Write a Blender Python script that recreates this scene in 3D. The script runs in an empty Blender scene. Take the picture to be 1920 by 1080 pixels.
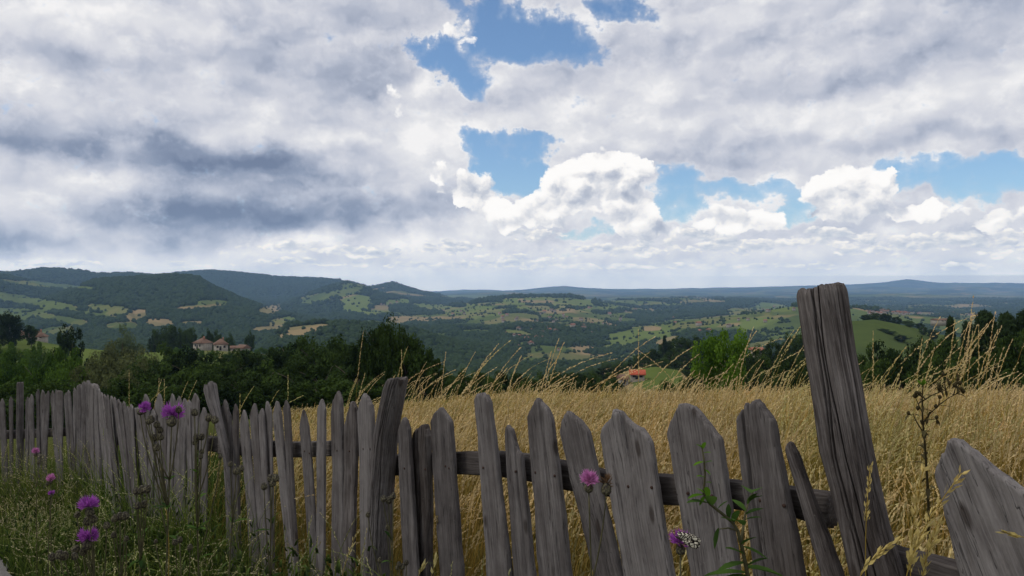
import bpy, math, random
import numpy as np
from mathutils import Vector, Matrix
R = math.radians
rng = np.random.default_rng(7)
random.seed(7)
scene = bpy.context.scene
COL = scene.collection
F = 1400.0                      # focal length in pixels of the 1920 px wide photograph
CAMZ = 1.55

# ------------------------------------------------------------------ camera
cam_d = bpy.data.cameras.new("camera")
cam = bpy.data.objects.new("camera", cam_d)
COL.objects.link(cam)
cam.location = (0, 0, CAMZ)
cam.rotation_euler = (R(90), 0, 0)
cam_d.sensor_width = 36
cam_d.lens = 36 * F / 1920
cam_d.clip_start = 0.05
cam_d.clip_end = 120000
scene.camera = cam

# ------------------------------------------------------------------ exposure
scene.view_settings.view_transform = 'Standard'
scene.view_settings.look = 'None'
scene.view_settings.exposure = 0.0
scene.view_settings.gamma = 1.0
scene.cycles.use_denoising = True
scene.cycles.max_bounces = 8
scene.cycles.diffuse_bounces = 3
scene.cycles.glossy_bounces = 2
scene.cycles.transmission_bounces = 4
scene.cycles.transparent_max_bounces = 8
scene.cycles.volume_bounces = 0

# ------------------------------------------------------------------ sun
SUN_EL, SUN_AZ = 56.0, -98.0     # degrees; azimuth from +Y towards +X (high, to the left, a little behind)
sun_d = bpy.data.lights.new("sun", 'SUN')
sun_d.energy = 1.5
sun_d.angle = R(14)
sun_d.color = (1.0, 0.95, 0.88)
sun = bpy.data.objects.new("sun", sun_d)
COL.objects.link(sun)
sd = Vector((math.sin(R(SUN_AZ)) * math.cos(R(SUN_EL)), math.cos(R(SUN_AZ)) * math.cos(R(SUN_EL)), math.sin(R(SUN_EL))))
sun.rotation_euler = sd.to_track_quat('Z', 'Y').to_euler()
sun.location = (-30, 10, 60)


# ------------------------------------------------------------------ node helper
class S:
    """a socket with arithmetic"""
    def __init__(s, nt, sock): s.nt, s.k = nt, sock
    def _m(s, op, *a, clamp=False):
        n = s.nt.nodes.new('ShaderNodeMath'); n.operation = op; n.use_clamp = clamp
        for i, v in enumerate((s,) + a): setin(s.nt, n.inputs[i], v)
        return S(s.nt, n.outputs[0])
    def __add__(s, o): return s._m('ADD', o)
    __radd__ = __add__
    def __sub__(s, o): return s._m('SUBTRACT', o)
    def __rsub__(s, o): return S.const(s.nt, o)._m('SUBTRACT', s)
    def __mul__(s, o): return s._m('MULTIPLY', o)
    __rmul__ = __mul__
    def __truediv__(s, o): return s._m('DIVIDE', o)
    def pow(s, o): return s._m('POWER', o)
    def max(s, o): return s._m('MAXIMUM', o)
    def min(s, o): return s._m('MINIMUM', o)
    def abs(s): return s._m('ABSOLUTE')
    def clamp(s): return s._m('ADD', 0.0, clamp=True)
    @staticmethod
    def const(nt, v):
        n = nt.nodes.new('ShaderNodeValue'); n.outputs[0].default_value = v
        return S(nt, n.outputs[0])
    def ss(s, a, b, lo=0.0, hi=1.0):
        n = s.nt.nodes.new('ShaderNodeMapRange'); n.interpolation_type = 'SMOOTHSTEP'
        n.inputs[1].default_value = a; n.inputs[2].default_value = b
        n.inputs[3].default_value = lo; n.inputs[4].default_value = hi
        s.nt.links.new(s.k, n.inputs[0]); return S(s.nt, n.outputs[0])
    def lin(s, a, b, lo=0.0, hi=1.0):
        n = s.nt.nodes.new('ShaderNodeMapRange')
        n.inputs[1].default_value = a; n.inputs[2].default_value = b
        n.inputs[3].default_value = lo; n.inputs[4].default_value = hi
        s.nt.links.new(s.k, n.inputs[0]); return S(s.nt, n.outputs[0])
    def ramp(s, stops):
        n = s.nt.nodes.new('ShaderNodeValToRGB'); cr = n.color_ramp
        while len(cr.elements) < len(stops): cr.elements.new(0.5)
        for e, (p, c) in zip(cr.elements, stops):
            e.position = p; e.color = (c[0], c[1], c[2], 1) if not isinstance(c, (int, float)) else (c, c, c, 1)
        s.nt.links.new(s.k, n.inputs[0]); return S(s.nt, n.outputs[0])

def setin(nt, inp, v):
    if isinstance(v, S): nt.links.new(v.k, inp)
    else: inp.default_value = v

def vmath(nt, op, a, b=None, c=None, out=0):
    n = nt.nodes.new('ShaderNodeVectorMath'); n.operation = op
    for i, v in enumerate((a, b, c)):
        if v is not None: setin(nt, n.inputs[i], v)
    return S(nt, n.outputs[out])

def xyz(nt, x=0.0, y=0.0, z=0.0):
    n = nt.nodes.new('ShaderNodeCombineXYZ')
    for i, v in enumerate((x, y, z)): setin(nt, n.inputs[i], v)
    return S(nt, n.outputs[0])

def sep(nt, v):
    n = nt.nodes.new('ShaderNodeSeparateXYZ'); nt.links.new(v.k, n.inputs[0])
    return [S(nt, o) for o in n.outputs]

def noise(nt, vec, scale=1.0, detail=4.0, rough=0.5, dist=0.0, dim='3D', lac=2.0, color=False):
    n = nt.nodes.new('ShaderNodeTexNoise'); n.noise_dimensions = dim
    nt.links.new(vec.k, n.inputs['Vector'])
    n.inputs['Scale'].default_value = scale; n.inputs['Detail'].default_value = detail
    n.inputs['Roughness'].default_value = rough; n.inputs['Distortion'].default_value = dist
    n.inputs['Lacunarity'].default_value = lac
    return S(nt, n.outputs['Color' if color else 'Fac'])

def voro(nt, vec, scale=1.0, detail=0.0, rough=0.5, feature='F1', dim='2D', smooth=None):
    n = nt.nodes.new('ShaderNodeTexVoronoi'); n.voronoi_dimensions = dim; n.feature = feature
    nt.links.new(vec.k, n.inputs['Vector'])
    n.inputs['Scale'].default_value = scale
    if 'Detail' in n.inputs: n.inputs['Detail'].default_value = detail; n.inputs['Roughness'].default_value = rough
    if smooth is not None and 'Smoothness' in n.inputs: n.inputs['Smoothness'].default_value = smooth
    return S(nt, n.outputs['Distance'])

def mix(nt, fac, a, b, blend='MIX'):
    n = nt.nodes.new('ShaderNodeMix'); n.data_type = 'RGBA'; n.blend_type = blend
    setin(nt, n.inputs[0], fac)
    for i, v in ((6, a), (7, b)):
        if isinstance(v, S): nt.links.new(v.k, n.inputs[i])
        else: n.inputs[i].default_value = (v[0], v[1], v[2], 1)
    return S(nt, n.outputs[2])

def azel(px, py):
    x, z = (px - 960) / F, (540 - py) / F
    return math.degrees(math.atan(x)), math.degrees(math.atan(z / math.hypot(1, x)))

# ------------------------------------------------------------------ sky: Nishita air with two cloud decks
world = bpy.data.worlds.new("World")
scene.world = world
world.use_nodes = True
def build_sky():
    nt = world.node_tree; nt.nodes.clear()
    tc = nt.nodes.new('ShaderNodeTexCoord')
    d = S(nt, tc.outputs['Generated'])
    x, y, z = sep(nt, d)
    az = x._m('ARCTAN2', y) * 57.2958
    el = z._m('ARCSINE') * 57.2958
    P = xyz(nt, az, el, 0.0)
    # turbulent warp so that every hand placed mass gets a ragged outline
    w1 = vmath(nt, 'SUBTRACT', noise(nt, P, 0.16, 5, 0.55, dim='2D', color=True), (0.5, 0.5, 0.5))
    Pw = vmath(nt, 'MULTIPLY_ADD', w1, (7.0, 4.0, 0.0), P)

    def blob(Q, px, py, rx, ry, amp, rot=0.0):
        a, e = azel(px, py)
        kx = 57.3 / F * math.cos(R(a)) ** 2; ky = 57.3 / F
        sx, sy = 1 / (rx * kx), 1 / (ry * ky)
        if rot:
            q = vmath(nt, 'SUBTRACT', Q, (a, e, 0))
            m = nt.nodes.new('ShaderNodeVectorRotate'); m.rotation_type = 'Z_AXIS'
            nt.links.new(q.k, m.inputs['Vector']); m.inputs['Angle'].default_value = R(rot)
            q = vmath(nt, 'MULTIPLY', S(nt, m.outputs[0]), (sx, sy, 0))
        else:
            q = vmath(nt, 'MULTIPLY_ADD', Q, (sx, sy, 0), (-a * sx, -e * sy, 0))
        L = vmath(nt, 'LENGTH', q, out=1)
        return L.ss(0.15, 1.55, amp, 0.0)
    def total(Q, rows):
        t = None
        for r in rows:
            b = blob(Q, *r); t = b if t is None else t + b
        return t

    # ---- deck 1: the broad grey sheet, with gaps of blue
    w3 = vmath(nt, 'SUBTRACT', noise(nt, P, 0.42, 5, 0.6, dim='2D', color=True), (0.5, 0.5, 0.5))
    gaps = total(vmath(nt, 'MULTIPLY_ADD', w3, (4.0, 2.6, 0.0), Pw), [
        (828, 124, 92, 28, 1.15, 16), (1000, 62, 132, 42, 1.05, 16), (1140, 14, 80, 28, 0.8, 22), (905, 95, 54, 40, .6), (930, 20, 36, 60, .45),
        (896, 262, 34, 26, .85), (942, 280, 46, 30, .8), (990, 258, 40, 16, .6), (930, 332, 46, 40, .9), (990, 340, 50, 26, .85), (905, 305, 34, 30, .5), (1292, 352, 72, 40, 0.9), (1830, 335, 150, 30, 1.0),
        (1440, 372, 90, 20, 0.7), (1680, 318, 50, 26, 0.6), (1110, 425, 80, 22, .55), (1270, 405, 60, 24, .6), (1480, 400, 40, 18, .5)])
    Pn = vmath(nt, 'MULTIPLY', P, (1.0, 1.4, 1))
    n1 = noise(nt, Pn, 0.34, 9, 0.66, dim='2D')
    cov = 1.06 + (n1 - 0.5) * 1.35 + (0.40 - voro(nt, Pn, 0.55, 3.0, 0.6, 'F1', '2D')) * 0.40 - gaps * 1.35
    m1 = cov.ss(0.14, 0.60) * 0.62 + cov.ss(-0.45, 0.70) * 0.38
    # light and dark of the sheet
    Pd = vmath(nt, 'MULTIPLY_ADD', w1, (6.0, 3.6, 0.0), P)
    dark = total(Pd, [(470, 385, 360, 80, .17), (700, 80, 260, 130, .07), (200, 130, 160, 60, .06), 
        (490, 318, 205, 40, 0.44), (120, 280, 280, 30, 0.24), (300, 300, 200, 30, .18), (380, 420, 185, 48, 0.34), (60, 455, 150, 32, 0.34), (560, 392, 320, 24, 0.30),
        (640, 110, 230, 100, 0.10), (600, 190, 160, 40, .14), (150, 130, 50, 34, 0.16), (170, 235, 300, 40, .10), (1760, 36, 260, 36, 0.16), (1480, 150, 260, 34, 0.10),
        (1840, 255, 190, 15, 0.22), (1560, 260, 260, 18, 0.10), (1300, 290, 160, 16, 0.10), (760, 400, 160, 26, .12), (900, 130, 1400, 60, .05)])
    light = total(Pd, [
        (165, 350, 60, 26, 0.24), (655, 318, 52, 22, 0.34), (545, 455, 90, 22, 0.32), (240, 40, 200, 70, 0.10), (730, 180, 26, 26, .20), (770, 170, 30, 40, .22),
        (1020, 210, 240, 60, 0.10), (820, 80, 70, 50, 0.16), (110, 190, 60, 26, .16), (905, 345, 46, 44, 0.28), (750, 460, 120, 18, .16), (560, 255, 120, 18, .16),
        (800, 250, 120, 50, 0.12), (1700, 200, 240, 26, 0.08), (60, 495, 160, 10, .2)])
    Ps = vmath(nt, 'MULTIPLY', vmath(nt, 'MULTIPLY_ADD', w3, (2.6, 1.9, 0.0), P), (0.72, 1.25, 1))
    def puff(Q):
        return noise(nt, Q, 0.13, 6, 0.50, dim='2D') * 0.9 - voro(nt, Q, 0.17, 3.0, 0.52, 'F1', '2D') * 0.50
    r0 = puff(Ps)
    r1 = puff(vmath(nt, 'ADD', Ps, (-0.75, 1.35, 0)))
    strk = noise(nt, vmath(nt, 'MULTIPLY', Ps, (0.40, 1.1, 1)), 0.2, 4, 0.5, dim='2D')
    B = 0.70 + (r0 - r1) * 0.72 + (strk - 0.5) * 0.20 - dark + light + cov.ss(0.40, 0.9, 0.13, 0.0)
    c1 = B.ramp([(0.0, (0.15, 0.19, 0.29)), (0.22, (0.245, 0.29, 0.40)), (0.45, (0.44, 0.475, 0.575)), (0.66, (0.615, 0.63, 0.70)), (0.84, (0.75, 0.755, 0.79)), (1.0, (0.90, 0.89, 0.895))])

    # ---- deck 2: heaped cumulus nearer the horizon
    CU = [(1110, 322, 100, 40, 0.95), (1180, 305, 60, 34, .5), (1010, 395, 90, 26, 0.85), (1185, 395, 62, 48, 0.9), (1060, 362, 60, 34, .6), (985, 425, 130, 18, .4),
          (1600, 352, 96, 40, 1.0), (1555, 365, 50, 40, .4), (1745, 396, 60, 26, 0.75), (1650, 405, 120, 16, .5), (1370, 412, 84, 32, 0.72), (1440, 420, 60, 26, .4), (1230, 436, 60, 22, 0.5), (1880, 412, 70, 28, 0.75), (1520, 405, 24, 14, .55),
          (905, 370, 44, 46, 0.8), (850, 350, 50, 40, 0.55), (750, 185, 40, 44, .5), (645, 310, 32, 26, 0.5), (860, 60, 46, 40, 0.5),
          (545, 448, 60, 18, 0.5), (165, 345, 34, 26, .45), (800, 300, 50, 30, .35), (700, 250, 50, 30, .3)]
    ROW = [(560, 462, 110, 16, 0.63), (700, 474, 80, 14, 0.68), (850, 464, 80, 19, 0.68), (975, 486, 90, 12, 0.68), (1000, 440, 70, 16, 0.68), (1160, 468, 130, 16, 0.68), (1230, 440, 60, 19, 0.58), (1390, 462, 120, 19, 0.68), (1330, 436, 60, 16, 0.58), (1560, 440, 100, 19, 0.68), (1640, 470, 120, 14, 0.58), (1790, 446, 160, 19, 0.68), (1900, 470, 120, 14, 0.58),
           (1100, 500, 240, 8, 0.58), (1450, 498, 240, 8, 0.58), (800, 497, 200, 8, 0.58), (560, 490, 120, 8, 0.63), (300, 496, 180, 8, 0.53), (60, 497, 120, 8, 0.58), (1800, 498, 200, 8, 0.53), (420, 470, 60, 11, 0.38)]
    el2 = el.max(0.0) + 4.0
    def heap(Q):
        # cauliflower: billows that get smaller towards the horizon
        q = vmath(nt, 'MULTIPLY', Q, (1.0, 1.25, 1))
        v = voro(nt, q, 0.45, 3.0, 0.45, 'F1', '2D')
        v2 = noise(nt, q, 0.5, 4, 0.5, dim='2D')
        return 0.60 - v * 0.66 + (v2 - 0.5) * 0.40
    w2 = vmath(nt, 'SUBTRACT', noise(nt, P, 0.55, 4, 0.6, dim='2D', color=True), (0.5, 0.5, 0.5))
    Pc = vmath(nt, 'MULTIPLY_ADD', w2, (1.5, 1.2, 0.0), P)
    base2 = total(Pc, CU)
    h0 = heap(Pc)
    sh = (-0.45, 0.75, 0)
    h1 = heap(vmath(nt, 'ADD', Pc, sh))
    base2s = total(vmath(nt, 'ADD', Pc, (-0.6, 1.1, 0)), CU[:12])
    base2m = total(Pc, CU[:12])
    D0 = base2 + h0 * 0.75
    m2 = D0.ss(0.52, 0.66)
    lit = (h0 - h1) * 1.25 + (base2m - base2s) * 0.55
    B2 = 0.68 + lit * 0.92 + D0.ss(0.5, 0.95, 0.10, -0.03)
    c2 = B2.ramp([(0.0, (0.36, 0.40, 0.50)), (0.3, (0.52, 0.55, 0.63)), (0.55, (0.70, 0.71, 0.75)), (0.8, (0.90, 0.885, 0.88)), (1.0, (1.0, 0.985, 0.97))])

    # small far heaps in rows above the skyline
    Pf = vmath(nt, 'MULTIPLY_ADD', w2, (0.9, 0.55, 0.0), P)
    def heap3(Q):
        q = vmath(nt, 'MULTIPLY', Q, (0.95, 2.0, 1))
        return 0.60 - voro(nt, q, 0.75, 2.0, 0.55, 'F1', '2D') * 0.62 + (noise(nt, q, 0.5, 4, 0.6, dim='2D') - 0.5) * 0.6
    g0, g1 = heap3(Pf), heap3(vmath(nt, 'ADD', Pf, (-0.22, 0.30, 0)))
    D3 = total(Pf, ROW) + g0 * 0.80
    m3 = D3.ss(0.50, 0.68)
    B3 = 0.57 + (g0 - g1) * 1.0 + D3.ss(0.5, 0.9, 0.12, -0.02)
    c3 = B3.ramp([(0.0, (0.40, 0.44, 0.54)), (0.35, (0.52, 0.56, 0.64)), (0.6, (0.64, 0.66, 0.71)), (0.85, (0.82, 0.805, 0.80)), (1.0, (0.93, 0.91, 0.89))])

    sky = nt.nodes.new('ShaderNodeTexSky'); sky.sky_type = 'NISHITA'; sky.sun_disc = False
    sky.sun_elevation = R(SUN_EL); sky.sun_rotation = R(SUN_AZ)
    sky.altitude = 500; sky.air_density = 1.0; sky.dust_density = 1.2; sky.ozone_density = 1.6
    blue = S(nt, sky.outputs[0])
    K = 10.0        # the clouds are in picture units; the background strength is 0.1
    blue = vmath(nt, 'MULTIPLY', blue, (0.98, 1.16, 1.30))
    def k(c): return vmath(nt, 'SCALE', c, None) if False else vmath(nt, 'MULTIPLY', c, (K, K, K))
    out = mix(nt, m1, blue, k(c1))
    out = mix(nt, m3, out, k(c3))
    out = mix(nt, m2, out, k(c2))
    # veil of thick air over the skyline
    veil = el.ss(-0.4, 3.4, 0.66, 0.0)
    out = mix(nt, veil, out, (0.55 * K, 0.60 * K, 0.69 * K))
    # the air between the lens and the skyline swallows most of this light, so the low sky is brighter behind it
    T = (S.const(nt, -1.66) / el.max(0.9))._m('EXPONENT')
    gain = [(1.0 - (1.0 - T) * kk) / T for kk in (0.25, 0.34, 0.50)]
    out = vmath(nt, 'MULTIPLY', out, xyz(nt, *gain))
    # the ground half of the sphere is only ever seen by bounced light
    out = mix(nt, el.ss(-3.0, -0.5, 1.0, 0.0), out, (1.2, 1.3, 1.1))
    bg = nt.nodes.new('ShaderNodeBackground'); bg.inputs[1].default_value = 0.1
    nt.links.new(out.k, bg.inputs[0])
    o = nt.nodes.new('ShaderNodeOutputWorld'); nt.links.new(bg.outputs[0], o.inputs[0])
build_sky()

# ================================================================== mesh helpers
def mk_mesh(name, V, faces, mats=None, attr=None, smooth=False, midx=None):
    """faces: int array (M,3|4) or a list of such arrays; attr: {name: per-vertex floats}"""
    me = bpy.data.meshes.new(name)
    V = np.asarray(V, dtype=np.float32)
    if not isinstance(faces, list): faces = [faces]
    faces = [np.asarray(f, dtype=np.int32) for f in faces if len(f)]
    loops = np.concatenate([f.ravel() for f in faces])
    tot = np.concatenate([np.full(len(f), f.shape[1], np.int32) for f in faces])
    start = np.concatenate([[0], np.cumsum(tot)[:-1]]).astype(np.int32)
    me.vertices.add(len(V)); me.vertices.foreach_set('co', V.ravel())
    me.loops.add(len(loops)); me.loops.foreach_set('vertex_index', loops)
    me.polygons.add(len(tot)); me.polygons.foreach_set('loop_start', start); me.polygons.foreach_set('loop_total', tot)
    if smooth: me.polygons.foreach_set('use_smooth', np.ones(len(tot), bool))
    for m in (mats or []): me.materials.append(m)
    if midx is not None: me.polygons.foreach_set('material_index', np.asarray(midx, np.int32))
    for k, a in (attr or {}).items():
        a = np.asarray(a, np.float32)
        if a.ndim == 1:
            me.attributes.new(k, 'FLOAT', 'POINT').data.foreach_set('value', a)
        else:
            c = np.ones((len(a), 4), np.float32); c[:, :3] = a
            me.attributes.new(k, 'FLOAT_COLOR', 'POINT').data.foreach_set('color', c.ravel())
    me.update(calc_edges=True)
    return me

def obj(name, me, parent=None, loc=None):
    o = bpy.data.objects.new(name, me); COL.objects.link(o)
    if parent is not None: o.parent = parent
    if loc is not None: o.location = loc
    return o

def empty(name, loc=(0, 0, 0)):
    o = bpy.data.objects.new(name, None); COL.objects.link(o); o.location = loc
    o.empty_display_size = 0.1
    return o

def tag(o, label=None, cat=None, group=None, kind=None):
    if label: o['label'] = label
    if cat: o['category'] = cat
    if group: o['group'] = group
    if kind: o['kind'] = kind
    return o

class MB:
    """collects vertices and faces of one mesh"""
    def __init__(s): s.V, s.F, s.A, s.n = [], {3: [], 4: []}, [], 0
    def add(s, V, F, a=0.0):
        V = np.asarray(V, float).reshape(-1, 3); F = np.asarray(F, int)
        s.V.append(V); s.F[F.shape[1]].append(F + s.n)
        s.A.append(np.full(len(V), a) if np.isscalar(a) else np.asarray(a, float)); s.n += len(V)
    def tube(s, P, r, seg=6, a=0.0, cap=True):
        P = np.asarray(P, float); n = len(P)
        r = np.full(n, r) if np.isscalar(r) else np.asarray(r, float)
        T = np.gradient(P, axis=0); T /= np.linalg.norm(T, axis=1)[:, None] + 1e-12
        up = np.array([0.0, 0, 1]) if abs(T[0][2]) < 0.9 else np.array([1.0, 0, 0])
        A = np.cross(T, up); A /= np.linalg.norm(A, axis=1)[:, None] + 1e-12
        B = np.cross(T, A)
        th = np.linspace(0, 2 * np.pi, seg, endpoint=False)
        V = P[:, None] + r[:, None, None] * (np.cos(th)[None, :, None] * A[:, None] + np.sin(th)[None, :, None] * B[:, None])
        i = np.arange(n - 1)[:, None] * seg; j = np.arange(seg)[None, :]; k = (j + 1) % seg
        Fq = np.stack([i + j, i + k, i + seg + k, i + seg + j], -1).reshape(-1, 4)
        s.add(V, Fq, a)
        if cap:
            c = np.array([P[0], P[-1]]); b = s.n - n * seg
            base = s.n; s.add(c, np.zeros((0, 3), int), a)
            t0 = np.stack([np.full(seg, base), b + k[0], b + j[0]], -1)
            t1 = np.stack([np.full(seg, base + 1), b + (n - 1) * seg + j[0], b + (n - 1) * seg + k[0]], -1)
            s.F[3].append(t0); s.F[3].append(t1)
    def mesh(s, name, mats, smooth=False, attr='tint'):
        fs = [np.concatenate(f) for f in (s.F[3], s.F[4]) if len(f)]
        return mk_mesh(name, np.concatenate(s.V), fs, mats, {attr: np.concatenate(s.A)}, smooth)

# value noise -------------------------------------------------------
_tab = rng.random((256, 256))
def vn(x, y):
    xi, yi = np.floor(x).astype(int), np.floor(y).astype(int); fx, fy = x - xi, y - yi
    fx = fx * fx * (3 - 2 * fx); fy = fy * fy * (3 - 2 * fy)
    g = lambda a, b: _tab[a & 255, b & 255]
    return (g(xi, yi) * (1 - fx) + g(xi + 1, yi) * fx) * (1 - fy) + (g(xi, yi + 1) * (1 - fx) + g(xi + 1, yi + 1) * fx) * fy
def fbm(x, y, oct=5, rough=0.5):
    t = 0; a = 1; n = 0
    for i in range(oct):
        t = t + a * vn(x * 2 ** i + 17.3 * i, y * 2 ** i + 9.1 * i); n += a; a *= rough
    return t / n
def sst(a, b, x):
    t = np.clip((x - a) / (b - a), 0, 1); return t * t * (3 - 2 * t)

def material(name, rough=0.9, spec=0.2):
    m = bpy.data.materials.new(name); m.use_nodes = True
    nt = m.node_tree; b = nt.nodes['Principled BSDF']
    b.inputs['Roughness'].default_value = rough
    b.inputs['Specular IOR Level'].default_value = spec
    return m, nt, b
def attr_s(nt, name, out='Fac'):
    n = nt.nodes.new('ShaderNodeAttribute'); n.attribute_name = name
    return S(nt, n.outputs[out])
def coord(nt, which='Object'):
    n = nt.nodes.new('ShaderNodeTexCoord'); return S(nt, n.outputs[which])
def position(nt):
    n = nt.nodes.new('ShaderNodeNewGeometry'); return S(nt, n.outputs['Position'])
def link(nt, s, inp): nt.links.new(s.k, inp)
def bump(nt, b, h, strength=0.5, dist=0.01):
    n = nt.nodes.new('ShaderNodeBump'); n.inputs['Strength'].default_value = strength
    n.inputs['Distance'].default_value = dist
    link(nt, h, n.inputs['Height']); nt.links.new(n.outputs[0], b.inputs['Normal'])

# ================================================================== terrain heights
BASE_R = np.log(np.array([0.1, 25, 40, 80, 150, 300, 600, 1000, 1600, 4000, 8000, 26000.]))
BASE_Z = np.array([0, -2.6, -5, -13, -22, -36, -80, -115, -130, -132, -124, -112.])
def near_z(X, Y):
    xl = np.clip(X, -14, 0); xr = np.clip(X, 0, 10)
    z = 0.05 + 0.125 * xl + 0.015 * xr
    y = np.clip(Y, -20, 60)
    z = z - 0.045 * np.clip(y - 2, 0, 3) - 0.118 * np.clip(y - 5, 0, 60)
    return z + 0.05 * (fbm(X * 0.7 + 50, Y * 0.7 + 50, 3) - 0.5)
# crest lines: (pixel x, pixel y) seen at distance Y; front and back reach in metres
RIDGES = [
    (24500, 3000, 1200, [(1500, 560), (1640, 542), (1750, 528), (1810, 520), (1860, 521), (1920, 519), (2200, 520)], 0.05),
    (20500, 2600, 2200, [(700, 566), (800, 549), (870, 543), (960, 545), (1030, 539), (1060, 536), (1100, 541), (1200, 542), (1300, 541), (1420, 538), (1490, 536), (1600, 533), (1660, 529), (1700, 523), (1760, 530), (1920, 531), (2200, 530)], 0.26),
    (16500, 1500, 900, [(760, 556), (840, 551), (930, 546), (1000, 548), (1090, 544), (1180, 547), (1290, 544), (1380, 546), (1480, 541), (1570, 543), (1650, 537), (1740, 541), (1830, 538), (1930, 541), (2200, 540)], 0.24),
    (13500, 1300, 800, [(1220, 554), (1300, 549), (1370, 551), (1460, 546), (1540, 550), (1620, 544), (1690, 548), (1780, 543), (1860, 549), (1960, 547), (2200, 549)], 0.22),
    (10800, 1000, 700, [(1300, 560), (1400, 553), (1480, 556), (1600, 550), (1700, 556), (1800, 551), (1900, 556), (2200, 556)], 0.18),
    (3100, 520, 420, [(860, 628), (920, 606), (985, 596), (1060, 593), (1130, 600), (1200, 618), (1260, 640)], 0.06),
    (2300, 420, 360, [(700, 648), (770, 634), (850, 622), (930, 634), (1000, 652), (1060, 672)], 0.06),
    (3400, 500, 420, [(1240, 612), (1320, 590), (1400, 581), (1470, 588), (1540, 600)], 0.05),
    (12500, 1700, 1500, [(760, 562), (860, 551), (930, 548), (1000, 549), (1100, 551), (1180, 556)], 0.05),
    (8800, 1500, 1500, [(1500, 567), (1580, 553), (1680, 550), (1760, 553), (1850, 560), (1950, 562), (2200, 562)], 0.05),
    (7400, 1300, 1200, [(1120, 566), (1200, 559), (1280, 556), (1400, 560), (1500, 563), (1560, 568)], 0.05),
    (7000, 1500, 1200, [(240, 540), (330, 512), (390, 508), (450, 512), (520, 520), (600, 523), (640, 526), (665, 531), (690, 539), (712, 536), (737, 530), (765, 540), (800, 549), (840, 556), (920, 566)], 0.03),
    (4900, 1100, 700, [(500, 585), (560, 560), (610, 540), (650, 529), (680, 534), (720, 550), (790, 568), (870, 582)], 0.04),
    (5000, 1200, 700, [(-500, 508), (-200, 515), (30, 512), (80, 505), (150, 508), (180, 515), (250, 514), (340, 522), (400, 540), (480, 566)], 0.03),
    (3400, 600, 500, [(-500, 480), (-200, 498), (0, 515), (50, 526), (110, 542), (160, 560), (220, 580)], 0.03),
    (2700, 1000, 500, [(-300, 610), (-100, 600), (0, 588), (60, 570), (180, 526), (230, 523), (330, 516), (370, 521), (400, 538), (450, 560), (520, 585), (620, 608), (720, 640)], 0.04),
    (4300, 1900, 700, [(700, 600), (760, 585), (860, 572), (900, 563), (970, 556), (1070, 556), (1110, 563), (1180, 577), (1260, 592), (1340, 610)], 0.05),
    (5300, 800, 700, [(1100, 575), (1160, 563), (1280, 559), (1430, 566), (1500, 575), (1600, 590)], 0.04),
    (2100, 650, 450, [(960, 672), (1000, 664), (1060, 653), (1170, 625), (1280, 604), (1380, 592), (1490, 574), (1600, 577), (1700, 590), (1800, 600), (2100, 610)], 0.03),
    (1350, 380, 250, [(480, 620), (600, 606), (700, 612), (770, 620), (850, 646), (920, 664), (990, 690)], 0.03),
    (540, 190, 160, [(1440, 660), (1520, 628), (1600, 602), (1640, 599), (1700, 611), (1760, 627), (1850, 640), (2000, 650)], 0.0),
    (420, 120, 120, [(1080, 705), (1180, 690), (1290, 668), (1340, 672), (1450, 690), (1540, 700)], 0.03),
    (260, 70, 60, [(1120, 730), (1180, 700), (1230, 692), (1280, 702), (1330, 730)], 0.0),
    (350, 170, 120, [(-500, 610), (-100, 626), (0, 630), (60, 638), (130, 652), (250, 664), (400, 660), (470, 662), (560, 680), (660, 705)], 0.02),
]
def H(X, Y):
    X = np.asarray(X, float); Y = np.asarray(Y, float)
    r = np.hypot(X, Y) + 1e-6
    base = np.interp(np.log(r), BASE_R, BASE_Z)
    back = sst(0.35, -0.35, Y / r)
    base = base * (1 - back) + back * (-0.04 * np.minimum(r, 400))
    nz = near_z(X, Y)
    t = sst(16, 45, r)
    z = nz * (1 - t) + base * t
    z = z + sst(400, 1500, r) * (fbm(X / 420., Y / 420., 5) - 0.5) * 70 * (1 - 0.7 * sst(6000, 12000, r)) * (1 - back)
    Yc = np.maximum(Y, 0.1)
    px = 960 + F * X / Yc
    for D, wf, wb, pts, rug in RIDGES:
        xs = np.array([p[0] for p in pts], float); ys = np.array([p[1] for p in pts], float)
        dd = D * (1 + 0.10 * (fbm(px / 260. + D, px * 0 + D * .37, 2) - 0.5))
        zc = CAMZ - (np.interp(px, xs, ys) - 540) / F * dd
        rel = (fbm(px / 90. + D * .13, Yc / (0.04 * D + 5), 4) - 0.5) * rug * 160 * (D / 3000.) ** 0.5
        dy = (Yc - dd) / np.where(Yc < dd, wf, wb)
        prof = np.exp(-np.abs(dy) ** 1.7 * 1.1)
        # gullies running down the front slope
        gul = (1 - np.abs(2 * fbm(px / 60. + D * .21, Yc / (wf * 1.3) + 3, 3) - 1)) * np.clip(-dy, 0, 1.2) * 0.42 * (rug > 0)
        edge = sst(xs[0] - 1, xs[0] + 60, px) * sst(xs[-1] + 1, xs[-1] - 60, px) if xs[0] > -300 else sst(xs[-1] + 1, xs[-1] - 60, px)
        if xs[-1] > 1990: edge = sst(xs[0] - 1, xs[0] + 60, px)
        edge = edge * (Y > 1)
        z2 = z + (zc - z) * np.clip(prof - gul * prof, 0, 1) * edge + rel * prof * edge * (np.abs(dy) > 0.12)
        z = np.where(zc > z, np.maximum(z, z2), z)
    return z
def at(px, py, Y): return np.array([(px - 960) / F * Y, Y, CAMZ - (py - 540) / F * Y])
def gz(x, y): return float(H(np.array([x]), np.array([y]))[0])
def topix(X, Y, Z): return 960 + F * X / np.maximum(Y, 1e-3), 540 - F * (Z - CAMZ) / np.maximum(Y, 1e-3)

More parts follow.
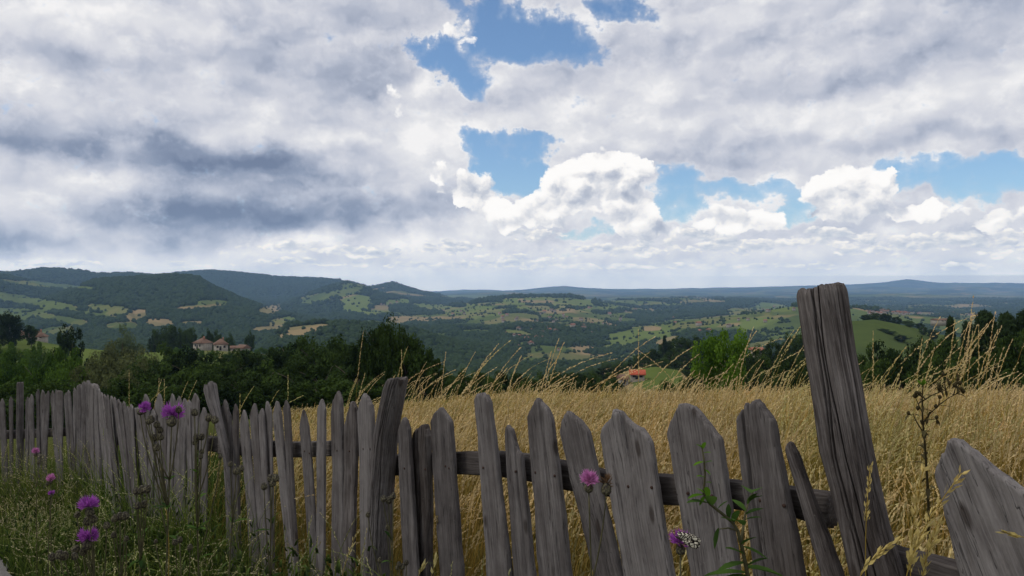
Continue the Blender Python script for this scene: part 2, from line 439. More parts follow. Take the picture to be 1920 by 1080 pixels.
# open fields seen on the slopes, their lighter colours also painting in patches of sunlight: (pixel x, y, half sizes, turn, straw amount, lushness)
FIELDS = [
    (60, 566, 95, 9, -10, .15, .5), (20, 592, 60, 14, 0, .1, .4), (115, 600, 50, 8, -10, .2, .5), (200, 580, 44, 8, -8, .3, .6), (172, 589, 46, 4, -8, .2, .6),
    (256, 592, 22, 9, 10, .8, .3), (300, 607, 26, 9, 0, .75, .3), (396, 570, 30, 7, 0, .35, .8), (372, 577, 44, 5, 4, .8, .4), (362, 606, 22, 4, 0, .6, .5), (90, 535, 90, 5, -5, .2, .5),
    (506, 582, 22, 10, 10, .75, .5), (530, 603, 24, 8, 10, .4, .9), (572, 616, 42, 6, 6, .7, .6), (556, 628, 44, 5, 6, .8, .4), (500, 617, 30, 5, 5, .6, .4), (230, 612, 30, 8, 0, .3, .4), (110, 622, 40, 9, 0, .2, .4),
    (668, 571, 28, 17, 0, .25, 1), (705, 584, 26, 7, 5, .4, .9), (745, 567, 24, 6, 5, .2, 1), (716, 576, 14, 4, 0, .9, .5), (812, 577, 36, 6, -6, .3, 1), (855, 584, 46, 8, -12, .35, 1), (905, 580, 36, 7, -12, .3, .9),
    (590, 560, 30, 8, 10, .3, .5), (640, 550, 40, 6, 10, .3, .7), (965, 565, 26, 6, 0, .3, 1), (992, 563, 20, 4, 0, .9, .7), (1075, 570, 40, 7, 4, .35, 1), (1000, 577, 34, 4, 0, .4, .8), (930, 602, 34, 7, -10, .3, .6), (1120, 580, 40, 4, 5, .4, .8),
    (972, 625, 26, 5, -8, .3, .9), (985, 645, 14, 4, 0, .5, .6), (890, 622, 26, 4, 0, .4, .5), (1060, 610, 30, 4, -10, .5, .5), (1100, 600, 30, 4, -5, .6, .5), (1160, 590, 30, 4, 5, .4, .6), (1145, 567, 20, 4, 0, .3, .8),
    (1130, 643, 80, 9, 17, .15, .75), (1225, 622, 95, 15, 13, .2, .75), (1295, 610, 46, 10, 6, .35, .6), (1222, 616, 18, 4, 0, .9, .5), (1250, 640, 24, 7, 18, .85, .6), (1350, 599, 60, 7, 4, .35, .6), (1400, 583, 40, 6, 0, .4, .6),
    (1417, 606, 38, 10, 22, .45, .9), (1452, 577, 38, 8, -5, .3, .8), (1320, 566, 46, 4, 0, .6, .5), (1480, 622, 40, 6, 10, .4, .6), (1250, 572, 40, 3, 0, .3, .7),
    (1200, 560, 60, 3, 0, .4, .5), (1640, 640, 160, 44, 0, .15, .30), (1700, 590, 60, 4, 0, .4, .5), (1780, 600, 60, 6, 0, .3, .5), (1230, 705, 42, 18, 0, .12, .7), (-60, 660, 150, 46, 0, .2, .45), (80, 660, 90, 22, 0, .25, .45),
    (1700, 575, 120, 2, 0, .6, .5), (1560, 545, 120, 2, 0, .4, .5), (1800, 556, 120, 2, 0, .5, .5), (870, 556, 50, 3, 0, .3, .8), (1010, 560, 30, 3, 0, .3, .8)]
def cover(X, Y, Z):
    """forest share, straw share, lushness for points on the land"""
    px, py = topix(X, Y, Z)
    r = np.hypot(X, Y)
    wob = (fbm(X / 60., Y / 60., 4) - 0.5)
    f = sst(0.41, 0.54, fbm(X / 330. + 7, Y / 330. + 3, 4, 0.6))
    f = np.where(r > 6500, f * 0.75, f)
    f = np.maximum(f, 0.0)
    dry = 0.25 + 0.7 * sst(.5, .75, fbm(X / 210. + 31, Y / 210. + 8, 3)); lush = 0.35 + 0.3 * fbm(X / 500. + 3, Y / 500. + 80, 3)
    # left hills are mostly wooded
    f = np.maximum(f, sst(720, 560, px) * sst(1200, 1500, r) * 0.97)
    f = np.maximum(f, ((r > 850) & (r < 1650)) * sst(1000, 930, px) * 0.98)
    for cx, cy, rx, ry, rot, dr, lu in FIELDS:
        a = R(-rot); ux, uy = (px - cx), (py - cy)
        u = (ux * math.cos(a) + uy * math.sin(a)) / rx; v = (-ux * math.sin(a) + uy * math.cos(a)) / ry
        d = (np.abs(u) ** 3 + np.abs(v) ** 3) ** (1 / 3.) + wob * 0.7
        m = sst(1.12, 0.95, d)
        if cy > 630 and rx > 40: m = m * (r < 700) * (r > 60)
        else: m = m * (r > 700)
        f = f * (1 - m); dry = dry * (1 - m) + dr * m; lush = lush * (1 - m) + lu * m
    nearf = (r < 60)
    f = np.where(r < 330, np.minimum(f, 0.0), f)
    return f, dry, lush

# ================================================================== the ground sheet
def build_ground():
    aF = np.linspace(-42, 42, 640); aS = np.linspace(44, 316, 90)
    ang = np.radians(np.concatenate([aF, aS]))
    rows = np.concatenate([np.geomspace(0.25, 12, 70, endpoint=False), np.geomspace(12, 300, 90, endpoint=False),
                           np.geomspace(300, 7500, 470, endpoint=False), np.geomspace(7500, 26000, 110)])
    A, Rr = np.meshgrid(ang, rows)
    X = np.sin(A) * Rr; Y = np.cos(A) * Rr
    Z = H(X, Y)
    f, dry, lush = cover(X, Y, Z)
    n, m = X.shape
    V = np.stack([X, Y, Z], -1).reshape(-1, 3)
    V = np.vstack([V, [[0, 0, gz(0, 0)]]])
    i = np.arange(n - 1)[:, None] * m; j = np.arange(m)[None, :]; k = (j + 1) % m
    Fq = np.stack([i + j, i + m + j, i + m + k, i + k], -1).reshape(-1, 4)
    tri = np.stack([np.full(m, n * m), j[0], k[0]], -1)
    C = np.vstack([np.stack([f, dry, lush], -1).reshape(-1, 3), [[0, .3, .5]]])
    me = mk_mesh('ground', V, [Fq, tri], [M_ground], {'cover': C}, True)
    o = obj('ground', me); tag(o, kind='structure')
    return rows, ang, Z

def ground_material():
    m, nt, b = material('ground', 1.0, 0.0)
    cv = attr_s(nt, 'cover', 'Color')
    n = nt.nodes.new('ShaderNodeSeparateColor'); link(nt, cv, n.inputs[0])
    f, dry, lush = [S(nt, n.outputs[i]) for i in range(3)]
    P = position(nt)
    x, y, z = sep(nt, P)
    cell = nt.nodes.new('ShaderNodeTexVoronoi'); cell.voronoi_dimensions = '2D'
    warp = vmath(nt, 'MULTIPLY_ADD', noise(nt, P, 0.008, 2, .5, color=True), (60, 60, 0), P)
    link(nt, warp, cell.inputs['Vector']); cell.inputs['Scale'].default_value = 1 / 150.
    cs = nt.nodes.new('ShaderNodeSeparateColor'); nt.links.new(cell.outputs['Color'], cs.inputs[0])
    c1, c2 = S(nt, cs.outputs[0]), S(nt, cs.outputs[1])
    fine = noise(nt, P, 0.05, 5, .65); tiny = noise(nt, P, 2.5, 6, .65)
    d2 = (dry + (c1 - 0.5) * 0.5 + (fine - 0.5) * 0.35).clamp()
    g = mix(nt, (lush + (c2 - .5) * .4 + (noise(nt, P, 0.016, 6, .7) - .5) * .9).clamp(), (0.045, 0.064, 0.021), (0.125, 0.160, 0.040))
    straw = mix(nt, c2, (0.20, 0.16, 0.075), (0.27, 0.195, 0.105))
    field = mix(nt, d2.ss(.3, .8), g, straw)  # crop and meadow tones, which also hold the slopes' painted sunlight patches
    wood = mix(nt, fine, (0.018, 0.030, 0.014), (0.035, 0.05, 0.02))
    far = mix(nt, f.ss(.3, .7), field, wood)
    # right around the fence: thatch under the golden grass, mossy turf on the near side
    thatch = mix(nt, tiny, (0.07, 0.055, 0.02), (0.30, 0.20, 0.07))
    turf = mix(nt, tiny, (0.02, 0.03, 0.008), (0.10, 0.10, 0.03))
    r = vmath(nt, 'LENGTH', P, out=1)
    side = (x * 0.87 + y * 0.5 * 1.5 - 1.9).ss(-0.2, 0.4) * x.ss(-3.2, -1.3)
    nearc = mix(nt, side, turf, thatch)
    col = mix(nt, r.ss(28, 60), nearc, far)
    link(nt, col, b.inputs['Base Color'])
    bump(nt, b, tiny, 0.6, 0.03)
    return m
M_ground = ground_material()
G_rows, G_ang, G_Z = build_ground()

# ================================================================== foliage materials
def foliage_material(name, dark, lightc, trans=0.25, nscale=0.35, VARY=0.75):
    m, nt, b = material(name, 0.8, 0.04)
    t = attr_s(nt, 'tint')
    inf = nt.nodes.new('ShaderNodeObjectInfo'); rnd = S(nt, inf.outputs['Random'])
    P = position(nt)
    f = (t * 0.85 + noise(nt, P, nscale, 3, .6) * 0.35 - 0.05 + (rnd - 0.5) * VARY).clamp()
    c = mix(nt, f, dark, lightc)
    link(nt, c, b.inputs['Base Color'])
    tr = nt.nodes.new('ShaderNodeBsdfTranslucent'); link(nt, c, tr.inputs[0])
    ms = nt.nodes.new('ShaderNodeMixShader'); ms.inputs[0].default_value = trans
    nt.links.new(b.outputs[0], ms.inputs[1]); nt.links.new(tr.outputs[0], ms.inputs[2])
    out = [n for n in nt.nodes if n.type == 'OUTPUT_MATERIAL'][0]
    nt.links.new(ms.outputs[0], out.inputs[0])
    return m
def plain_material(name, c0, c1, scale=8.0, rough=0.9, bmp=0.0, stretch=(1, 1, 1), spec=0.2):
    m, nt, b = material(name, rough, spec)
    q = vmath(nt, 'MULTIPLY', coord(nt), stretch)
    n = noise(nt, q, scale, 5, .62)
    link(nt, mix(nt, n.ss(.25, .75), c0, c1), b.inputs['Base Color'])
    if bmp: bump(nt, b, n, 0.6, bmp)
    return m
M_bark = plain_material('bark', (0.05, 0.04, 0.03), (0.13, 0.11, 0.085), 6, bmp=.02, stretch=(1, 1, .2))
M_forest = foliage_material('forest_leaves', (0.006, 0.013, 0.006), (0.031, 0.051, 0.017), 0.04, 0.02)
M_leaf_dark = foliage_material('dark_leaves', (0.007, 0.015, 0.005), (0.048, 0.080, 0.016), 0.2)
M_leaf_olive = foliage_material('olive_leaves', (0.045, 0.055, 0.022), (0.12, 0.135, 0.05), 0.25)
M_leaf_green = foliage_material('green_leaves', (0.022, 0.05, 0.008), (0.085, 0.15, 0.02), 0.3)
M_leaf_grey = foliage_material('grey_green_leaves', (0.05, 0.075, 0.04), (0.12, 0.16, 0.085), 0.25)
M_leaf_bright = foliage_material('bright_leaves', (0.06, 0.13, 0.010), (0.19, 0.31, 0.035), 0.35)
M_needle = foliage_material('pine_needles', (0.008, 0.018, 0.008), (0.03, 0.05, 0.018), 0.1)

# ================================================================== far woods (read as one mass)
def ico(sub):
    import bmesh
    bm = bmesh.new(); bmesh.ops.create_icosphere(bm, subdivisions=sub, radius=1)
    V = np.array([v.co[:] for v in bm.verts]); Fc = np.array([[v.index for v in f.verts] for f in bm.faces]); bm.free()
    return V, Fc
def build_forest():
    # horizon of the ground in each direction: what never shows is not planted
    el = (G_Z - CAMZ) / G_rows[:, None]
    el = np.maximum.accumulate(el, axis=0)
    def visible(X, Y, Ztop):
        a = np.arctan2(X, Y); r = np.hypot(X, Y)
        ai = np.clip(np.searchsorted(G_ang[:640], a), 0, 639); ri = np.clip(np.searchsorted(G_rows, r) - 2, 0, len(G_rows) - 1)
        return (Ztop - CAMZ) / r > el[ri, ai] - 8.0 / r
    Vs, Fs, Ts, n0 = [], [], [], 0
    specs = [(340, 900, 60, 5.2, 2, 2), (900, 2000, 48, 5.6, 2, 1), (2000, 3600, 85, 7.4, 1, 1), (3600, 7600, 330, 12.0, 1, 1)]
    g = np.random.default_rng(21)
    for y0, y1, area, rad, sub, q in specs:
        N = int(0.78 * (y1 ** 2 - y0 ** 2) / area)
        Y = np.sqrt(g.uniform(y0 ** 2, y1 ** 2, N)); X = g.uniform(-0.78, 0.78, N) * Y
        Z = H(X, Y); f, dry, lush = cover(X, Y, Z)
        # hedges between the fields
        hed = np.abs(fbm(X / 140. + 90, Y / 140. + 40, 2) - 0.5) < 0.012
        px, py = topix(X, Y, Z)
        keep = (g.random(N) < np.where(hed, np.maximum(f, .55), f + 0.010))
        keep &= ~((np.abs(px - 1640) < 130) & (Y < 700) & (g.random(N) < 0.985))
        keep &= ~((np.abs(px - 1230) < 60) & (Y < 330))
        keep &= ~((px > 340) & (px < 490) & (Y < 430) & (py < 690))
        keep &= visible(X, Y, Z + rad * 1.6)
        X, Y, Z, f = X[keep], Y[keep], Z[keep], f[keep]; N = len(X)
        bv, bf = ico(sub)
        k = len(bv)
        s = rad * g.uniform(0.5, 1.1, N) * (0.65 + 0.35 * (f > .5))
        th = g.uniform(0, 6.28, N)
        jit = 1 + (g.random((N, k)) - 0.5) * 0.55
        sx = s[:, None] * g.uniform(.8, 1.15, N)[:, None]; sz = s[:, None] * g.uniform(0.8, 1.25, N)[:, None]
        vx = (bv[None, :, 0] * np.cos(th)[:, None] - bv[None, :, 1] * np.sin(th)[:, None]) * jit * sx + X[:, None]
        vy = (bv[None, :, 0] * np.sin(th)[:, None] + bv[None, :, 1] * np.cos(th)[:, None]) * jit * sx + Y[:, None]
        vz = bv[None, :, 2] * jit * sz + (Z + s * 0.55)[:, None]
        Vs.append(np.stack([vx, vy, vz], -1).reshape(-1, 3))
        Fs.append((bf[None] + (np.arange(N) * k)[:, None, None]).reshape(-1, 3) + n0)
        Ts.append(np.repeat(g.random(N), k)); n0 += N * k
        print('forest', y0, N)
    me = mk_mesh('forest', np.concatenate(Vs), np.concatenate(Fs), [M_forest], {'tint': np.concatenate(Ts)}, False)
    o = obj('forest', me)
    tag(o, 'dark woods covering the far hills and hedges between the fields', 'forest', kind='stuff')
build_forest()

# ================================================================== haze
def build_haze():
    x, y0, y1, z0, z1 = 26600, -26600, 26600, float(G_Z.min()) - 1.0, 415.0
    V = [(-x, y0, z0), (x, y0, z0), (x, y1, z0), (-x, y1, z0), (-x, y0, z1), (x, y0, z1), (x, y1, z1), (-x, y1, z1)]
    Fq = [(0, 3, 2, 1), (4, 5, 6, 7), (0, 1, 5, 4), (1, 2, 6, 5), (2, 3, 7, 6), (3, 0, 4, 7)]
    m = bpy.data.materials.new('haze'); m.use_nodes = True; nt = m.node_tree
    for n in list(nt.nodes):
        if n.type != 'OUTPUT_MATERIAL': nt.nodes.remove(n)
    v = nt.nodes.new('ShaderNodeVolumePrincipled')
    v.inputs['Color'].default_value = (0.40, 0.65, 1.0, 1)
    v.inputs['Density'].default_value = HAZE_DENSITY
    v.inputs['Anisotropy'].default_value = 0.0
    out = [n for n in nt.nodes if n.type == 'OUTPUT_MATERIAL'][0]
    nt.links.new(v.outputs[0], out.inputs['Volume'])
    o = obj('haze', mk_mesh('haze', V, np.array(Fq), [m])); tag(o, 'pale blue summer haze over the valley', 'haze', kind='stuff')
HAZE_DENSITY = 7.0e-5
build_haze()

# ================================================================== trees
def make_crown(name, g, h, w, nclump, nleaf, leaf, mat, shape='round', low=0.12):
    """a crown of many leaf-sized faces gathered into clumps; origin at the trunk's foot"""
    if shape == 'pine':
        zz = g.uniform(low, 1.0, nclump); rr = (1 - zz) ** 0.8 * w * 0.5 * g.uniform(.55, 1.15, nclump) + 0.02 * h
        th = g.uniform(0, 6.28, nclump)
        C = np.stack([np.cos(th) * rr, np.sin(th) * rr, zz * h - rr * 0.15], -1)
        cr = (0.10 * w + 0.10 * rr)[:, None] * np.array([1.25, 1.25, 0.55])
    else:
        d = g.normal(size=(nclump, 3)); d /= np.linalg.norm(d, axis=1)[:, None]
        rad = g.uniform(0.25, 1.0, nclump) ** 0.5
        lump = 1 + 0.30 * np.sin(3 * np.arctan2(d[:, 1], d[:, 0]) + g.uniform(0, 6)) * (1 - np.abs(d[:, 2])) + g.normal(0, 0.10, nclump)
        C = d * rad[:, None] * lump[:, None]
        zc = (C[:, 2] + 1) * 0.5
        if shape == 'bush': C[:, :2] *= (1.1 - 0.5 * zc)[:, None]
        C = C * np.array([w / 2, w / 2, h * (1 - low) / 2]) + np.array([0, 0, h * (1 + low) / 2])
        cr = (w * g.uniform(0.085, 0.17, nclump))[:, None] * np.array([1, 1, 0.8])
    ct = g.random(nclump)
    N = nleaf
    ci = g.integers(0, nclump, N)
    dd = g.normal(size=(N, 3)); dd /= np.linalg.norm(dd, axis=1)[:, None]
    P = C[ci] + dd * (g.uniform(0.2, 1, N) ** 0.45)[:, None] * cr[ci]
    nrm = dd + g.normal(0, 0.55, (N, 3)) + np.array([0, 0, 0.35]); nrm /= np.linalg.norm(nrm, axis=1)[:, None]
    a = np.cross(nrm, g.normal(size=(N, 3))); a /= np.linalg.norm(a, axis=1)[:, None]
    b = np.cross(nrm, a)
    s = leaf * g.uniform(0.55, 1.35, N)[:, None]
    if shape == 'pine': la, lb = 1.0, 0.28
    else: la, lb = 0.72, 0.46
    V = np.stack([P - a * s * la, P + b * s * lb, P + a * s * la + nrm * s * 0.25, P - b * s * lb], 1).reshape(-1, 3)
    Fq = np.arange(N * 4).reshape(N, 4)
    tint = np.clip(ct[ci] * 0.75 + g.random(N) * 0.35, 0, 1)
    return mk_mesh(name, V, Fq, [mat], {'tint': np.repeat(tint, 4)})

def make_trunk(name, g, h, w, low):
    mb = MB()
    r0 = 0.028 * h + 0.04
    top = 0.72 * h
    z = np.linspace(0, top, 7)
    P = np.stack([np.cumsum(g.normal(0, .02 * h, 7)) * (z > 0), np.cumsum(g.normal(0, .02 * h, 7)) * (z > 0), z], -1)
    mb.tube(P, r0 * (1 - 0.8 * z / top), 8)
    for i in range(7):
        k = g.integers(2, 6); th = g.uniform(0, 6.28); L = w * g.uniform(.28, .45)
        t = np.linspace(0, 1, 5)[:, None]
        e = P[k] + np.array([math.cos(th) * L, math.sin(th) * L, L * g.uniform(.3, .9)])
        Q = P[k] * (1 - t) + e * t + np.array([0, 0, 1]) * (t * (1 - t)) * L * 0.3
        mb.tube(Q, r0 * 0.5 * (1 - 0.85 * t[:, 0]), 6)
    return mb.mesh(name, [M_bark], True)

SPECIES = {}
def species(key, n, h, w, ncl, nl, leaf, mat, shape='round', low=0.12):
    SPECIES[key] = []
    for i in range(n):
        g = np.random.default_rng(abs(hash(key)) % 1000 + i) if False else np.random.default_rng(sum(map(ord, key)) * 7 + i)
        cr = make_crown('crown', g, h, w, ncl, nl, leaf, mat, shape, low)
        co = np.empty(len(cr.vertices) * 3, np.float32); cr.vertices.foreach_get('co', co); co = co.reshape(-1, 3)
        SPECIES[key].append((cr, make_trunk('trunk', g, h, w, low), float(np.percentile(co[:, 2], 99.6)), float(np.percentile(np.hypot(co[:, 0], co[:, 1]), 97)) * 2))
species('dark', 4, 10, 9, 70, 9000, .30, M_leaf_dark)
species('olive', 3, 7, 8, 64, 8000, .25, M_leaf_olive, 'bush', 0.02)
species('green', 3, 8, 8, 64, 9000, .26, M_leaf_green)
species('bright', 1, 8, 8, 80, 12000, .23, M_leaf_bright)
species('grey', 2, 8, 7, 60, 8000, .22, M_leaf_grey, 'bush', 0.02)
species('pine', 3, 12, 7, 240, 12000, .26, M_needle, 'pine', 0.05)
species('oak', 1, 10, 11, 90, 15000, .28, M_leaf_dark, 'round', 0.10)

def place_tree(key, px, py, D, wpx=None, label=None, group=None, name='tree', i=None, h=None):
    """crown top seen at (px, py) from D metres; wpx is the crown's width in picture pixels"""
    x, y, ztop = at(px, py, D)
    zg = gz(x, y)
    hh = h if h else max(ztop - zg, 2.0)
    crown, trunk, h0, w0 = SPECIES[key][(i if i is not None else random.randrange(99)) % len(SPECIES[key])]
    t = empty(name, (x, y, ztop - hh if not h else zg)); t.location.z = min(ztop - hh, zg) - 0.15 if not h else zg
    sz = (hh + 0.15) / h0
    sx = (wpx / F * D / w0) if wpx else sz * random.uniform(.8, 1.1)
    t.scale = (sx, sx, sz); t.rotation_euler = (0, 0, random.uniform(0, 6.28))
    obj('crown', crown, t); obj('trunk', trunk, t)
    tag(t, label, 'tree', group)
    return t

G1 = 'trees of the dark wood below the left part of the fence'
L1 = 'dark green broadleaf tree crowded into the shady wood behind the left fence'
# front and back rows of the left wood: (x, top y, distance, crown width px)
for px, py, D, w in [(300, 648, 120, 110), (352, 655, 118, 100), (410, 664, 112, 100), (455, 660, 122, 110), (505, 655, 125, 120), (550, 646, 118, 110), (590, 634, 112, 110), (632, 634, 104, 110), (668, 645, 98, 110), (765, 640, 92, 90), (790, 652, 90, 80),
                     (255, 690, 84, 110), (320, 684, 86, 120), (380, 682, 84, 120), (440, 684, 80, 120), (500, 680, 82, 120), (560, 672, 80, 120), (615, 668, 80, 120), (670, 675, 76, 120), (790, 680, 80, 70),
                     (225, 715, 62, 120), (290, 722, 60, 130), (350, 718, 58, 130), (415, 722, 60, 130), (480, 718, 58, 130), (545, 715, 60, 130), (610, 712, 60, 130), (675, 712, 58, 130), (740, 715, 60, 110), (800, 705, 72, 60),
                     (120, 715, 62, 120), (60, 722, 62, 120), (170, 722, 60, 110), (5, 722, 60, 120), (-60, 715, 64, 130), (-130, 705, 66, 140)]:
    place_tree('dark', px, py, D, w, L1, G1, 'broadleaf_tree')
place_tree('oak', 722, 604, 74, 108, 'tallest dark tree of the wood with an uneven crown rising over the ridge', name='broadleaf_tree')
place_tree('dark', 768, 632, 73, 86, 'dark rounded tree leaning on the right side of the tallest tree of the wood', name='broadleaf_tree')
place_tree('dark', 682, 636, 78, 76, 'dark tree on the left side of the tallest tree of the wood', name='broadleaf_tree')
place_tree('dark', 129, 614, 190, 62, 'round dark tree standing alone on the green slope at left', name='round_tree', i=2)
place_tree('oak', 16, 587, 318, 50, 'big dark tree towering over the two brown roofs at far left', name='broadleaf_tree')
place_tree('dark', 58, 610, 330, 26, 'small dark tree between the two brown roofs at far left', name='broadleaf_tree')
place_tree('grey', 232, 612, 205, 70, 'pale grey green feathery tree on the slope right of the round tree', name='willow_tree')
place_tree('dark', 468, 621, 415, 18, 'slim dark tree standing alone right of the farmhouses', name='slim_tree', i=1)
G2 = 'trees behind the farmhouses'
for px, py, w in [(302, 614, 36), (328, 611, 44), (352, 616, 36), (287, 626, 22), (388, 618, 26), (405, 619, 28), (430, 624, 24), (318, 630, 40), (345, 636, 36)]:
    place_tree('dark', px, py, 432, w, 'dark tree of the small copse behind the farmhouses with brown roofs', G2, 'broadleaf_tree')
G3 = 'olive bushes on the left slope'
for px, py, D, w in [(205, 645, 140, 90), (250, 655, 130, 90), (175, 665, 105, 80), (215, 672, 96, 100), (265, 676, 100, 90), (290, 668, 140, 60), (160, 690, 80, 80), (230, 700, 74, 90)]:
    place_tree('olive', px, py, D, w, 'olive green bushy tree among the bushes on the left slope', G3, 'bush')
G4 = 'green bushes on the far left slope'
for px, py, D, w in [(110, 655, 88, 80), (85, 672, 82, 80), (130, 676, 80, 80), (20, 690, 84, 90), (50, 680, 90, 70), (-30, 672, 90, 80), (30, 645, 190, 70), (75, 645, 185, 50), (-20, 640, 190, 70), (10, 664, 120, 70)]:
    place_tree('green', px, py, D, w, 'green leafy bush growing on the hillside at the far left', G4, 'bush')
G5 = 'trees along the farmyard'
for px, py, D, w in [(350, 650, 330, 30), (372, 654, 325, 26), (398, 657, 320, 26), (430, 660, 310, 30), (460, 655, 330, 28), (490, 652, 330, 34), (520, 652, 300, 40), (545, 644, 280, 40), (575, 636, 260, 44), (330, 652, 300, 40)]:
    place_tree('green', px, py, D, w, 'dark green bush hiding the foot of the farmhouses', G5, 'bush')
# right side
place_tree('bright', 1356, 622, 78, 108, 'bright green broadleaf tree left of the tall leaning post', name='broadleaf_tree', i=0)
G6 = 'trees on the dark knoll beyond the field'
for px, py, D, w in [(1205, 662, 400, 40), (1228, 655, 405, 34), (1250, 640, 410, 34), (1275, 632, 415, 44), (1300, 630, 415, 50), (1322, 640, 410, 44), (1262, 655, 390, 44), (1290, 655, 392, 44), (1240, 672, 370, 44), (1270, 676, 360, 50), (1300, 674, 360, 50), (1185, 676, 330, 44), (1160, 682, 310, 40), (1135, 690, 300, 44), (1105, 697, 300, 44), (1080, 700, 290, 44),
                     (1265, 690, 290, 44), (1290, 694, 270, 50), (1150, 698, 240, 44), (1120, 704, 220, 50)]:
    place_tree('dark', px, py, D, w, 'dark tree of the wood on the knoll beyond the golden field', G6, 'broadleaf_tree')
place_tree('pine', 1246, 630, 395, 16, 'dark pointed conifer at the left edge of the knoll wood', name='conifer_tree')
G11 = 'low trees in the dip beyond the golden grass'
for px, py, D, w in [(835, 690, 90, 60), (870, 695, 92, 60), (905, 698, 95, 60), (940, 700, 98, 60), (975, 700, 100, 60), (1010, 700, 100, 60), (1045, 698, 100, 60), (1080, 702, 100, 60), (1115, 704, 100, 60), (1150, 708, 96, 60), (860, 708, 66, 70), (920, 712, 66, 70), (1290, 712, 70, 60), (1255, 716, 80, 50), (990, 712, 66, 70), (1060, 712, 66, 70)]:
    place_tree('dark', px, py, D, w, 'low dark tree in the dip just beyond the golden grass', G11, 'broadleaf_tree')
G7 = 'trees behind the tall post'
for px, py, D, w in [(1420, 650, 180, 60), (1450, 640, 200, 60), (1480, 628, 240, 60), (1505, 622, 250, 60), (1530, 640, 220, 60), (1430, 672, 130, 60), (1470, 664, 140, 60), (1505, 660, 140, 60), (1540, 664, 130, 60), (1410, 688, 100, 60), (1450, 690, 95, 60), (1495, 690, 95, 70), (1560, 680, 90, 70), (1310, 698, 95, 60), (1400, 668, 150, 40)]:
    place_tree('dark', px, py, D, w, 'dark green tree in the hollow just left of the tall post', G7, 'broadleaf_tree')
G8 = 'trees in the dark wood at the right edge of the field'
for px, py, D, w in [(1625, 650, 100, 70), (1660, 645, 96, 70), (1700, 650, 92, 70), (1735, 640, 90, 70), (1765, 632, 86, 70), (1640, 676, 74, 80), (1690, 676, 72, 80), (1740, 672, 70, 80), (1790, 640, 72, 80), (1600, 670, 84, 70), (1835, 636, 66, 90), (1885, 630, 64, 90), (1935, 625, 64, 100), (1990, 620, 64, 100), (1800, 668, 60, 90), (1860, 672, 56, 90), (1920, 670, 56, 100), (1980, 660, 58, 100)]:
    place_tree('dark', px, py, D, w, 'dark tree in the wood along the right edge of the golden field', G8, 'broadleaf_tree')
G9 = 'pines at the right edge'
for px, py, D, w in [(1782, 596, 82, 42), (1848, 586, 72, 100), (1886, 590, 70, 90), (1925, 584, 70, 100), (1815, 606, 76, 60), (1975, 580, 70, 110)]:
    place_tree('pine', px, py, D, w, 'dark pine rising above the wood at the right edge of the picture', G9, 'pine_tree')
G10 = 'trees on the green hill behind the tall post'
for px, py, D, w in [(1622, 590, 560, 20), (1640, 586, 570, 24), (1660, 588, 570, 26), (1680, 594, 565, 24), (1702, 600, 560, 24), (1724, 606, 555, 22), (1652, 616, 500, 30), (1668, 620, 495, 30), (1690, 628, 480, 30), (1706, 606, 540, 18), (1732, 612, 520, 20), (1750, 618, 510, 22)]:
    place_tree('dark', px, py, D, w, 'small dark tree in the clumps on the green hill right of the tall post', G10, 'broadleaf_tree')

# ================================================================== houses
M_wall = plain_material('pale_plaster', (0.24, 0.21, 0.17), (0.36, 0.33, 0.28), 1.5)
M_roof = plain_material('brown_roof_tiles', (0.11, 0.066, 0.045), (0.19, 0.115, 0.082), 3.0, bmp=.02, stretch=(1, 1, 4))
M_roof_red = plain_material('red_roof_tiles', (0.32, 0.062, 0.032), (0.44, 0.10, 0.055), 2.0, bmp=.02)
M_roof_faded = plain_material('faded_orange_tiles', (0.25, 0.10, 0.06), (0.34, 0.15, 0.10), 2.0)
M_dark = plain_material('dark_opening', (0.012, 0.012, 0.014), (0.03, 0.03, 0.03), 2.0, rough=.4)
M_brick = plain_material('chimney_brick', (0.22, 0.10, 0.07), (0.32, 0.17, 0.12), 6.0)
def box(mb, x0, x1, y0, y1, z0, z1, a=0.0):
    V = [(x0, y0, z0), (x1, y0, z0), (x1, y1, z0), (x0, y1, z0), (x0, y0, z1), (x1, y0, z1), (x1, y1, z1), (x0, y1, z1)]
    mb.add(V, [(0, 3, 2, 1), (4, 5, 6, 7), (0, 1, 5, 4), (1, 2, 6, 5), (2, 3, 7, 6), (3, 0, 4, 7)], a)
def roof_mesh(mb, w, d, h, z, over=0.45, hip=1.0, t=0.14):
    x, y = w / 2 + over, d / 2 + over; rx = max(w / 2 - d / 2 * hip, 0.15) if hip else w / 2 + over
    V = [(-x, -y, z), (x, -y, z), (x, y, z), (-x, y, z), (-rx, 0, z + h), (rx, 0, z + h)]
    V2 = [(a, b, c - t) for a, b, c in V[:4]]
    mb.add(V + V2, [(0, 1, 5, 4), (2, 3, 4, 5), (0, 6, 7, 1), (1, 7, 8, 2), (2, 8, 9, 3), (3, 9, 6, 0), (6, 9, 8, 7)])
    mb.add(V, [(1, 2, 5), (3, 0, 4)])
